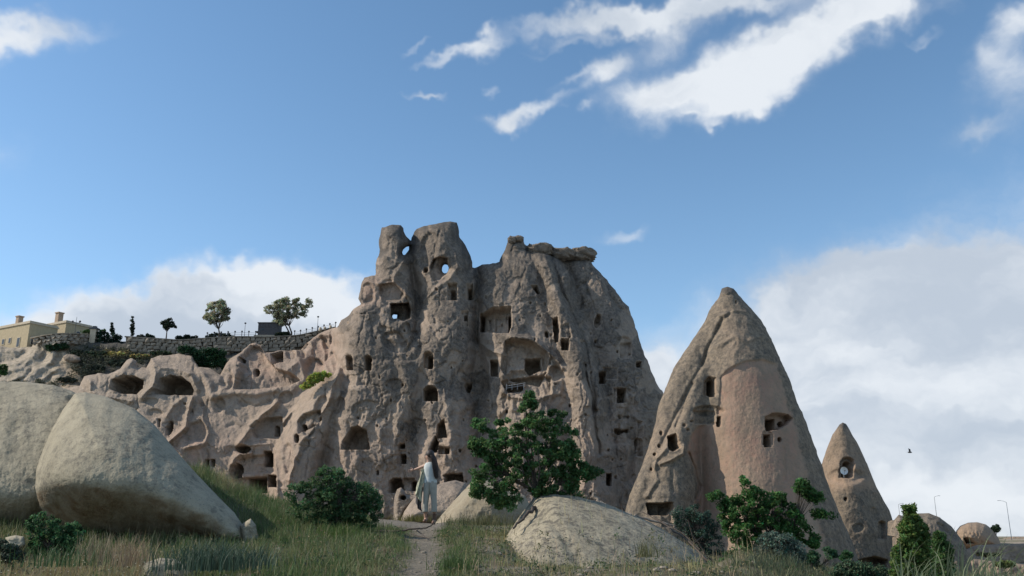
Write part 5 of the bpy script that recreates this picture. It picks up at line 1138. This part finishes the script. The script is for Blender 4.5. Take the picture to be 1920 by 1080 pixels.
branch('bare_root', 'pale twisted dead root lying along the back of the mound', [([(1112, 925, 21.5), (1122, 940, 21.4), (1140, 952, 21.3), (1160, 960, 21.2), (1188, 966, 21.0)], .045, .03), ([(1188, 966, 21), (1230, 978, 21), (1262, 986, 21)], .03, .018)], 'deadwood', 'dead root')
branch('fallen_branch', 'dark dry branches tangled at the lower right end of the mound', [([(1345, 1068, 17.5), (1320, 1045, 17.8), (1285, 1010, 18.5), (1250, 985, 19.2), (1205, 960, 20)], .024, .01), ([(1345, 1068, 17.5), (1320, 1035, 17.5), (1300, 1005, 17.5)], .018, .006), ([(1330, 1065, 17), (1380, 1060, 17), (1430, 1046, 17)], .018, .006)], 'darkwood')
branch('bare_root', 'dark root running down the left flank of the mound from the tree', [([(1012, 942, 18.7), (1000, 952, 18.0), (985, 970, 17.6), (962, 992, 17.3)], .05, .02), ([(1018, 942, 18.7), (1035, 953, 18.0), (1046, 962, 17.7)], .035, .01)], 'darkwood', 'tree root')
# ------------------------------------------------------------------ terrace: house, walls, fence, kiosk
M['plaster'] = plain('ochre plaster', (.40, .325, .205), .9, .12, 1.5)
M['plaster_pale'] = plain('sandy stone trim', (.46, .39, .29), .9, .15, 2)
M['dark'] = plain('dark window glass', (.03, .032, .035), .3, .2, 3)
M['brick'] = plain('chimney stone', (.36, .26, .18), .9, .25, 4)
M['wall_stone'] = plain('rough wall stone', (.25, .215, .17), .95, .3, 1.5, vcol=True, bump=.08)
M['mortar'] = plain('earth and lime mortar', (.21, .18, .14), 1, .3, 2)
M['metal_dark'] = plain('dark painted metal', (.05, .05, .055), .5, .2, 5)
M['metal_grey'] = plain('galvanised metal', (.30, .31, .32), .45, .15, 5, metal=.3)
M['timber'] = plain('dark weathered boards', (.075, .072, .075), .85, .3, 3)
M['white'] = plain('white enamel', (.78, .78, .76), .4, .05, 5)
def add_box(name, c, size, mat, parent, col=None, rz=0, taper=1.0):
    mb = MB(); mb.box(c, size, rz, taper, col); return mb.build(name, M[mat], parent)
def house(px_, top, bot, Y, wl, wr, label, wins_l=(), wins_r=(), chim=(), rz=R(60), mat='plaster'):
    c = P(px_, bot, Y); H = float(P(px_, top, Y)[2] - c[2]); e = empty('house', c.tolist(), rz); tag(e, label, 'house')
    add_box('wall', (wr / 2, wl / 2, H / 2), (wr, wl, H), mat, e)
    rf = add_box('roof', (wr / 2, wl / 2, H + .18), (wr + .5, wl + .5, .36), 'plaster_pale', e)
    add_box('parapet', (wr / 2, wl / 2, H + .55), (wr + .1, wl + .1, .36), 'plaster_pale', e)
    for (s, z, w, h) in wins_l:
        f = add_box('window', (-.04, s, z), (.16, w + .4, h + .4), 'plaster_pale', e); add_box('pane', (-.09, s, z), (.12, w, h), 'dark', f)
    for (s, z, w, h) in wins_r:
        f = add_box('window', (s, -.04, z), (w + .4, .16, h + .4), 'plaster_pale', e); add_box('pane', (s, -.09, z), (w, .12, h), 'dark', f)
    for (x, y, w, h) in chim:
        k = add_box('chimney', (x, y, H + .7 + h / 2), (w, w, h), 'brick', e); add_box('cap', (x, y, H + .7 + h + .12), (w + .35, w + .35, .3), 'brick', k)
    return e
house(48, 606, 662, 230, 17, 8, 'ochre plastered house with flat roof and one chimney at the far left', [(4.0, 3.3, 1.1, 2.4), (8, 4.2, .9, 1.3), (11, 4.2, .9, 1.3)], [(1.6, 3.6, 1.3, 1.9)], [(2, 8.5, 1.3, 2.4)])
house(118, 605, 650, 243, 9, 8, 'smaller ochre house block with a stone chimney right of the first house', [(4.5, 4.5, .9, 1.3)], [(4, 4.4, 1.0, 1.3)], [(1, 5.2, 1.5, 2.8)])
def stone_wall(name, label, cols, Yfun, topfun, botfun, sw, sh, rng, cat='wall', cap=True):
    x0, x1 = cols; e = empty(name, P((x0 + x1) / 2, botfun((x0 + x1) / 2), Yfun((x0 + x1) / 2)).tolist()); tag(e, label, cat); b = np.array(e.location)
    xs = np.arange(x0, x1 + .1, sw * 1.5); mb = MB(); tops = [P(x, topfun(x), Yfun(x) + .5) for x in xs]; bots = [P(x, botfun(x) + 6, Yfun(x) + .5) for x in xs]
    v = []; 
    for t, bb in zip(tops, bots): v += [t, bb, t + np.array([0, 1.2, 0]), bb + np.array([0, 1.2, 0])]
    f = []
    for i in range(len(xs) - 1):
        a = i * 4; f += [(a, a + 1, a + 5, a + 4), (a, a + 4, a + 6, a + 2), (a + 2, a + 6, a + 7, a + 3)]
    f += [(0, 2, 3, 1), (a + 4, a + 5, a + 7, a + 6)]
    mb.add(np.array(v), f); mb.build('wall_core', M['mortar'], e, False, b)
    protos = []
    for k in range(6):
        m_ = MB(); m_.box((0, 0, 0), (1, 1, 1)); m_.v[0] = m_.v[0] * (1 + .24 * rng.normal(size=(8, 3))) * .97; m_.c[0] *= rng.uniform(.75, 1.2)
        fs = m_.f4; me = np_mesh('stone', m_.v[0], np.vstack(fs), M['wall_stone'], False, m_.c[0], None, False).data; protos.append(me)
    row = 0; n = 0; k = 0
    maxrows = int(max((botfun(x) - topfun(x)) for x in xs) / sh) + 1
    for r_ in range(maxrows):
        x = x0 + rng.uniform(0, sw * .5)
        while x < x1:
            w = sw * rng.uniform(.7, 1.35); xc = x + w / 2; yt = topfun(xc) + sh * (r_ + .5)
            if yt + sh * .3 < botfun(xc):
                p = P(xc, yt, Yfun(xc)); mpp = Yfun(xc) / F
                o = bpy.data.objects.new('stone', protos[int(rng.integers(6))]); COL.objects.link(o); o.parent = e
                o.location = (p - b).tolist(); o.scale = (w * mpp * .95, 1.1 + .5 * rng.random(), sh * mpp * rng.uniform(.9, 1.04)); o.rotation_euler = (0, rng.normal() * .04, rng.normal() * .08); n += 1
            x += w
    if cap:
        mb = MB(); q = [P(x, topfun(x) - 1.0, Yfun(x)) for x in xs]
        for i in range(len(q) - 1):
            c = (q[i] + q[i + 1]) / 2; d = q[i + 1] - q[i]; L_ = np.linalg.norm(d); mb.box(c - b, (L_ * 1.01, 1.6, .28), math.atan2(d[1], d[0]), ry=-math.asin(d[2] / L_))
        mb.build('coping', M['mortar'], e)
    return n
rng = np.random.default_rng(31)
tf = lambda x: float(np.interp(x, [236, 300, 340, 400, 450, 500, 560, 600, 640], [633, 637, 640, 635, 633, 634, 631, 622, 613]))
bf = lambda x: float(np.interp(x, [236, 300, 420, 440, 500, 560, 600, 640], [662, 664, 672, 664, 660, 656, 640, 622]))
n1 = stone_wall('stone_wall', 'long rough stone retaining wall under the terrace skyline left of the castle rock', (236, 640), lambda x: 222, tf, bf, 10.5, 6.6, rng)
n2 = stone_wall('stone_wall', 'curved low stone wall of the round terrace in front of the houses', (62, 176), lambda x: 221 + .0016 * (x - 110) ** 2, lambda x: float(np.interp(x, [62, 90, 120, 176], [636, 630, 627, 629])), lambda x: float(np.interp(x, [62, 90, 176], [650, 648, 646])), 9, 6, rng)
print('stones', n1, n2)
# stone gate pillar
e = empty('gate_pillar', P(173, 652, 226).tolist()); tag(e, 'square stone pillar with a dark flat cap at the end of the round terrace', 'pillar')
mb = MB(); mb.box((0, 0, 2.4), (1.5, 1.5, 4.8)); mb.build('shaft', M['plaster_pale'], e)
add_box('cap', (0, 0, 5.0), (2.0, 2.0, .4), 'metal_dark', e); add_box('lantern', (0, 0, 5.45), (.9, .9, .5), 'metal_dark', e)
# fence on the skyline
def fence(pts, Y, label, hpx=9):
    e = empty('fence', P(pts[0][0], pts[0][1], Y).tolist()); tag(e, label, 'fence'); b = np.array(e.location); mpp = Y / F
    me = None
    for i, (x, y) in enumerate(pts):
        if me is None:
            mb = MB(); mb.box((0, 0, hpx * mpp / 2), (.14, .14, hpx * mpp)); mb.sphere((0, 0, hpx * mpp + .15), (.25, .25, .22), 8, 5); o = mb.build('post', M['metal_dark'], e); me = o.data
        else: o = bpy.data.objects.new('post', me); COL.objects.link(o); o.parent = e
        o.location = (P(x, y, Y) - b).tolist()
    for hh in (.45, .85):
        for i in range(len(pts) - 1):
            mb = MB(); mb.tube([P(pts[i][0], pts[i][1], Y) - b + np.array([0, 0, hpx * mpp * hh]), P(pts[i + 1][0], pts[i + 1][1], Y) - b + np.array([0, 0, hpx * mpp * hh])], .03, 4); mb.build('rail', M['metal_dark'], e)
fence([(x, tf(x) - 2) for x in range(388, 482, 13)], 224, 'thin dark railing with round post heads left of the dark kiosk')
fence([(x, tf(x) - 2) for x in range(552, 634, 11)], 224, 'thin dark railing climbing to the castle rock right of the kiosk', 8)
# kiosk
e = empty('kiosk', P(505, 634, 230).tolist()); tag(e, 'dark boxy kiosk with a flat roof standing on the terrace', 'kiosk')
add_box('wall', (0, 0, 1.9), (5.2, 4, 3.4), 'timber', e); add_box('base', (0, -.1, .15), (7, 4.4, .4), 'plaster_pale', e); add_box('roof', (0, 0, 3.72), (5.6, 4.4, .22), 'timber', e)
w_ = add_box('window', (-1.4, -2.0, 2.0), (.6, .12, .6), 'dark', e); add_box('shelf', (-3.0, -.5, 1.5), (1.0, 2, .2), 'timber', e)
for i in range(8): add_box('board', (-2.3 + i * .65, -2.03, 2.95), (.6, .05, .9), 'timber', e)
add_box('awning', (4.2, 0, .9), (3.0, 3, 1.2), 'timber', e, taper=.4)
# lamp posts
def lamp(px_, top, bot, Y, label, arm=0, globes=False, single=False):
    p = P(px_, bot, Y); H = float(P(px_, top, Y)[2] - p[2]); e = empty('lamp_post', p.tolist()); tag(e, label, 'street lamp')
    r_ = Y / F * .55
    mb = MB(); mb.tube([(0, 0, 0), (0, 0, H * .5), (0, 0, H)], [r_ * 1.1, r_ * .8, r_ * .6], 6); mb.build('pole', M['metal_dark' if globes or single else 'metal_grey'], e)
    if arm:
        mb = MB(); mb.tube([(0, 0, H), (arm * .5, 0, H + abs(arm) * .22), (arm, 0, H + abs(arm) * .3)], [r_ * .6, r_ * .5, r_ * .5], 5); mb.build('arm', M['metal_grey'], e)
        add_box('lamp_head', (arm * 1.15, 0, H + abs(arm) * .3), (abs(arm) * .5, r_ * 2.2, r_ * 1.2), 'metal_grey', e)
    elif globes:
        mb = MB(); mb.tube([(-.85, 0, H * .72), (0, 0, H * .62), (.85, 0, H * .66)], .05, 4); mb.build('arm', M['metal_dark'], e)
        for s_ in (-.95, .95): mb = MB(); mb.sphere((s_, 0, H * .72), .3, 8, 5); mb.build('lamp_head', M['metal_dark'], e)
    else:
        mb = MB(); mb.sphere((0, 0, H), (.3, .3, .22), 8, 5); mb.build('lamp_head', M['metal_dark'], e)
lamp(140, 594, 626, 225, 'tall dark lamp post with two round lamps between the houses and the gate pillar', globes=True)
lamp(458, 606, 632, 227, 'slim lamp post on the terrace left of the kiosk', single=True)
lamp(595, 594, 620, 227, 'slim lamp post on the climbing railing next to the castle rock', single=True)
lamp(1757, 932, 975, 190, 'slim street lamp rising behind the rounded brown rock', arm=.9)
lamp(1897, 942, 1012, 150, 'tall street lamp with a bent arm at the right edge', arm=1.3 if False else -1.0)
lamp(1689, 946, 985, 190, 'thin street lamp just above the tall conical bush', arm=.8)
# sky line pale stones by the path up
for i, (x, y, w) in enumerate([(601, 618, 6), (609, 616, 5), (620, 613, 5)]):
    mb = MB(); mb.sphere((0, 0, 0), (w * .07, .4, w * .1), 8, 6); mb.v[0] *= 1 + .15 * np.random.default_rng(i).normal(size=mb.v[0].shape)
    o = mb.build('marker_stone', M['plaster_pale'], None, True); o.location = P(x, y, 219).tolist(); tag(o, ['leftmost', 'middle', 'rightmost'][i] + ' of three small pale upright stones beside the climbing railing', 'stone')
# satellite dish in the window of the small cone
e = empty('satellite_dish', P(1583, 892, 168.5).tolist()); tag(e, 'round white satellite dish in the window of the small rock cone', 'satellite dish')
nr, na = 6, 20; v = []; f = []
for i in range(nr + 1):
    rr = .72 * i / nr
    for j in range(na):
        a = 2 * math.pi * j / na; v.append((rr * math.cos(a), .28 * (rr / .72) ** 2 * -1 + .1, .9 + rr * math.sin(a)))
for i in range(nr):
    for j in range(na): f.append((i * na + j, i * na + (j + 1) % na, (i + 1) * na + (j + 1) % na, (i + 1) * na + j))
np_mesh('dish', np.array(v), np.array(f), M['white'], True, None, e)
mb = MB(); mb.tube([(0, .1, .2), (0, -.2, .5), (0, -.55, .9)], .03, 5); mb.sphere((0, -.55, .9), .11, 8, 5); mb.build('feed_arm', M['metal_dark'], e)
mb = MB(); mb.tube([(0, .25, -.3), (0, .2, .9)], .06, 6); mb.build('mast', M['metal_grey'], e)
# railing in the big hollow
e = empty('railing', P(965, 733, 178).tolist()); tag(e, 'short pale handrail inside the wide slot cave of the castle rock', 'railing'); b = np.array(e.location)
for hh in (0, .55):
    mb = MB(); mb.tube([P(948, 728 - hh * 7, 178.2) - b, P(985, 722 - hh * 7, 178.2) - b], .07, 5); mb.build('rail', M['metal_grey'], e)
for x in (950, 960, 970, 982): mb = MB(); mb.tube([P(x, 731, 178.2) - b, P(x, 720, 178.2) - b], .06, 5); mb.build('post', M['metal_grey'], e)
# bird
e_b = MB(); e_b.sphere((0, 0, 0), (.28, .12, .1), 8, 6); e_b.add([(-.1, 0, .03), (.12, 0, .03), (.05, .1, .42), (-.1, .1, .5)], [(0, 1, 2, 3)]); e_b.add([(-.1, 0, .03), (.12, 0, .03), (.02, -.2, .34), (-.1, -.24, .4)], [(0, 1, 2, 3)]); e_b.add([(-.25, -.05, 0), (-.25, .05, 0), (-.48, .06, .02), (-.48, -.06, .02)], [(0, 1, 2, 3)])
o = e_b.build('bird', M['metal_dark'], None, True); o.location = P(1706, 848, 110).tolist(); tag(o, 'small dark bird flying in the pale sky right of the small cone', 'bird')

# ------------------------------------------------------------------ the woman
M['skin'] = plain('skin', (.42, .26, .19), .55, .06, 10)
M['top'] = plain('pale cotton top', (.50, .54, .53), .9, .08, 14, bump=.01)
M['trousers'] = plain('washed grey cotton', (.34, .34, .30), .9, .1, 14, bump=.01)
M['hair'] = plain('dark brown hair', (.035, .024, .02), .6, .3, 40)
M['boots'] = plain('brown leather', (.13, .07, .045), .6, .2, 20)
M['scarf'] = plain('olive and white cloth', (.42, .43, .32), .9, .3, 18, bump=.01)
M['scarf_dark'] = plain('dark cloth', (.09, .085, .09), .9, .2, 18)
PY = 21.6; PX0, PFY = 806.0, 979.0; mp = PY / F
pe = empty('person', P(PX0, PFY, PY).tolist()); tag(pe, 'woman with very long dark hair, white top and wide trousers, arm stretched left holding cloth', 'person')
def q(px_, py_, d=0.0): return ((px_ - PX0) * mp, d, (PFY - py_) * mp)
def skin_mesh(name, verts, edges, radii, mat, parent, root=0, sub=2):
    me = bpy.data.meshes.new(name); me.from_pydata(verts, edges, []); o = bpy.data.objects.new(name, me); COL.objects.link(o); o.parent = parent
    sk = o.modifiers.new('skin', 'SKIN'); sv = me.skin_vertices[0].data
    for i, r_ in enumerate(radii): sv[i].radius = (r_, r_) if not isinstance(r_, tuple) else r_
    for i in range(len(verts)): sv[i].use_root = (i == root)
    sk.use_smooth_shade = True; ss = o.modifiers.new('sub', 'SUBSURF'); ss.levels = ss.render_levels = sub
    me.materials.append(M[mat]); return o
# body: pelvis, spine, neck, head, both arms, legs
bv = [q(805, 915, 0), q(805, 900, 0), q(804, 885, 0), q(804, 876, 0), q(803, 869.5, 0), q(801.5, 863, -.01), q(801, 857, -.02),
      q(797, 878, .02), q(789, 880, .06), q(781, 883, .10), q(773.5, 885, .12),
      q(811, 878, .0), q(815, 887, .03), q(812, 897, .12), q(806, 903, .20),
      q(799.5, 920, 0), q(797.5, 942, 0), q(797.5, 962, .02), q(798.5, 974, .03), q(796.5, 977, -.10),
      q(811, 920, 0), q(812.5, 942, .02), q(814, 962, .04), q(814, 976, .05), q(812.5, 979.5, -.08)]
be = [(0, 1), (1, 2), (2, 3), (3, 4), (4, 5), (5, 6), (3, 7), (7, 8), (8, 9), (9, 10), (3, 11), (11, 12), (12, 13), (13, 14), (0, 15), (15, 16), (16, 17), (17, 18), (18, 19), (0, 20), (20, 21), (21, 22), (22, 23), (23, 24)]
brd = [(.15, .11), (.12, .09), (.14, .10), (.10, .08), .048, .085, .082, .055, .042, .034, .026, .055, .042, .034, .026, .085, .062, .05, .042, .035, .085, .062, .05, .042, .035]
skin_mesh('body', bv, be, brd, 'skin', pe)
# hands with fingers
def hand(wrist, dirv, curl, parent):
    wrist = Vector(wrist); d = Vector(dirv).normalized(); up = Vector((0, 0, 1)); s_ = d.cross(up).normalized(); n_ = s_.cross(d).normalized()
    v = [tuple(wrist), tuple(wrist + d * .04), tuple(wrist + d * .075)]; e_ = [(0, 1), (1, 2)]; r_ = [.022, .026, .026]
    for k, (o_, L_) in enumerate(((-.027, .068), (-.009, .078), (.009, .073), (.027, .056))):
        a = wrist + d * .08 + n_ * o_; b_ = a + (d - s_ * curl * .5).normalized() * L_ * .5; c_ = b_ + (d * .6 - s_ * curl).normalized() * L_ * .5
        i = len(v); v += [tuple(a), tuple(b_), tuple(c_)]; e_ += [(2, i), (i, i + 1), (i + 1, i + 2)]; r_ += [.0095, .009, .0075]
    a = wrist + d * .03 + n_ * .03; b_ = a + (d + n_).normalized() * .035; c_ = b_ + (d * 1.2 + n_ * .4).normalized() * .028
    i = len(v); v += [tuple(a), tuple(b_), tuple(c_)]; e_ += [(1, i), (i, i + 1), (i + 1, i + 2)]; r_ += [.012, .010, .008]
    skin_mesh('hand', v, e_, r_, 'skin', parent, 1, 1)
hand(bv[10], (-.9, .1, -.25), .6, pe); hand(bv[14], (-.7, .5, -.3), .5, pe)
def lofted(name, rings, mat, parent, n=20, fold=0.0, seed=0, closed=True):
    """rings: (centre, rx, ry)"""
    v = []; f = []; rg = np.random.default_rng(seed); ph = rg.uniform(0, 6, 4)
    for i, (c, rx, ry) in enumerate(rings):
        for j in range(n):
            a = 2 * math.pi * j / n; k = 1 + fold * (i / max(1, len(rings) - 1)) * (math.sin(3 * a + ph[0]) * .5 + math.sin(5 * a + ph[1] + i) * .5)
            v.append((c[0] + rx * k * math.cos(a), c[1] + ry * k * math.sin(a), c[2]))
    for i in range(len(rings) - 1):
        for j in range(n): f.append((i * n + j, (i + 1) * n + j, (i + 1) * n + (j + 1) % n, i * n + (j + 1) % n))
    o = np_mesh(name, np.array(v), np.array(f), M[mat], True, None, parent)
    s_ = o.modifiers.new('thick', 'SOLIDIFY'); s_.thickness = .006; s_.offset = 1
    sb = o.modifiers.new('sub', 'SUBSURF'); sb.levels = sb.render_levels = 1
    return o
lofted('top', [(q(804, 872), .07, .06), (q(804, 875), .125, .085), (q(804, 881), .15, .115), (q(804.5, 889), .148, .125), (q(805, 898), .14, .115), (q(805, 905), .155, .12), (q(805, 910), .165, .13)], 'top', pe, 22, .05, 1)
for sx, kx, hx in ((799.8, 797.8, 796.8), (810.5, 812.3, 813.2)):
    lofted('trouser_leg', [(q(805 + (sx - 805) * .5, 906), .10, .12), (q(805 + (sx - 805) * .9, 914), .098, .13), (q(sx, 922), .082, .115), (q(kx, 938), .062, .085), (q(hx, 952), .060, .085), (q(hx, 962), .066, .095)], 'trousers', pe, 20, .10, int(sx))
for sx, fy in ((798.3, 977), (814, 980)):
    mb = MB(); mb.tube([q(sx, 964, .03), q(sx, 972, .035), q(sx, fy - 1.5, .03)], [.048, .045, .05], 10); mb.sphere(q(sx - 1, fy, -.05), (.05, .125, .045), 12, 8); mb.build('boot', M['boots'], pe, True)
# long hair falling behind the leaning head
rg = np.random.default_rng(4); mb = MB()
for i in range(230):
    a = rg.uniform(0, 2 * math.pi); r_ = rg.random() ** .5; x0 = 803.5 + 6 * r_ * math.cos(a); d0 = .085 * r_ * math.sin(a)
    e_ = rg.random(); end = 893 + 12 * rg.random() - abs(e_ - .5) * 10
    pts = [q(x0 - 1, 854 + 4 * r_ * r_ * 1.5, d0), q(x0 + 3.0, 856 + 3 * r_, d0 * 1.1 - .03), q(807 + 9 * e_, 868, d0 - .05), q(809 + 11 * e_, 882, d0 * .9 - .08), q(813 + 7 * e_, end, d0 * .7 - .09)]
    t = np.linspace(0, 1, 5); tt = np.linspace(0, 1, 11); Q = np.array(pts); Q = np.stack([np.interp(tt, t, Q[:, k]) for k in range(3)], 1)
    Q[1:-1] = (Q[:-2] + 2 * Q[1:-1] + Q[2:]) / 4; mb.tube(Q, np.linspace(.009, .004, 11), 4)
mb.sphere(q(803.5, 857.5, -.02), (.098, .10, .105), 14, 10)
mb.build('hair', M['hair'], pe, True)
# face: it looks away to the upper left
mb = MB(); mb.tube([q(796.0, 862, .03), q(794.3, 863.8, .035), q(796, 865, .03)], [.012, .014, .012], 6); mb.build('nose', M['skin'], pe, True)
for dz_ in (0,): mb = MB(); mb.sphere(q(796.4, 860.6, .045), (.009, .012, .007), 8, 5); mb.sphere(q(796.9, 860.6, -.045), (.009, .012, .007), 8, 5); mb.build('eyes', M['hair'], pe, True)
mb = MB(); mb.sphere(q(796.4, 867, .02), (.01, .022, .006), 8, 5); mb.build('mouth', plain('lips', (.35, .14, .12), .5, .05), pe, True)
# cloth in her hand
def cloth(name, L_, R_, mat, parent, seed, nx=14, ny=26):
    rg = np.random.default_rng(seed); v = []
    for j in range(ny):
        t = j / (ny - 1); l = np.array([np.interp(t, np.linspace(0, 1, len(L_)), [p[k] for p in L_]) for k in range(3)]); r_ = np.array([np.interp(t, np.linspace(0, 1, len(R_)), [p[k] for p in R_]) for k in range(3)])
        for i in range(nx):
            s_ = i / (nx - 1); p = l * (1 - s_) + r_ * s_; p[1] += .035 * math.sin(s_ * 13 + 2 * t) * (.3 + t) + .02 * math.sin(s_ * 29 + 5 * t); p[0] += .01 * math.sin(t * 9 + s_ * 5); v.append(p)
    f = [(j * nx + i, (j + 1) * nx + i, (j + 1) * nx + i + 1, j * nx + i + 1) for j in range(ny - 1) for i in range(nx - 1)]
    o = np_mesh(name, np.array(v), np.array(f), M[mat], True, None, parent); s_ = o.modifiers.new('thick', 'SOLIDIFY'); s_.thickness = .006; return o
ce = empty('jacket', P(786, 930, PY - .1).tolist()); tag(ce, 'light olive and dark jacket hanging from the arm of the woman', 'jacket')
o0 = np.array(ce.location) - np.array(pe.location)
def qc(px_, py_, d=0.0): a = np.array(q(px_, py_, d)) - o0; return tuple(a)
cloth('cloth', [qc(788, 884, -.02), qc(786, 900, -.06), qc(780, 918, -.08), qc(778, 928, -.08)], [qc(796, 884, -.02), qc(793, 905, -.10), qc(791, 925, -.12), qc(790, 945, -.12)], 'scarf', ce, 1)
cloth('lining', [qc(784, 912, .02), qc(780, 930, .02), qc(779, 945, .02), qc(782, 953, .02)], [qc(792, 910, -.02), qc(790, 930, -.02), qc(790, 950, -.02), qc(790, 960, -.02)], 'scarf_dark', ce, 2)

GROUPS = {'street lamp': 'lamp posts along the skyline', 'hedge': 'dark hedges on the terrace', 'grass tuft': 'grass tufts in the foreground', 'house': 'ochre houses on the terrace', 'shrub': 'shrubs on the slopes', 'fence': 'thin railings on the terrace', 'wall': 'stone walls of the terrace'}
SUB = {'rounded_rock': 'rounded rocks at the right', 'rock_ledge': 'pale rock ledges at the right', 'stone': 'loose stones in the grass', 'marker_stone': 'upright stones by the railing', 'olive_tree': 'pale leafy trees on the terrace', 'cypress_tree': 'cypresses on the terrace', 'leafy_tree': 'green trees near the footpath', 'ivy': 'climbing plants on the cliff', 'fallen_branch': 'fallen branches', 'bare_root': 'bare roots on the mound', 'castle_rock': None}
for o in list(bpy.data.objects):
    if o.parent is None and 'category' in o and 'group' not in o:
        g_ = SUB.get(o.name.split('.')[0]) or GROUPS.get(o['category'])
        if o.name.split('.')[0] == 'boulder': g_ = 'pale boulders on the left'
        if g_: o['group'] = g_
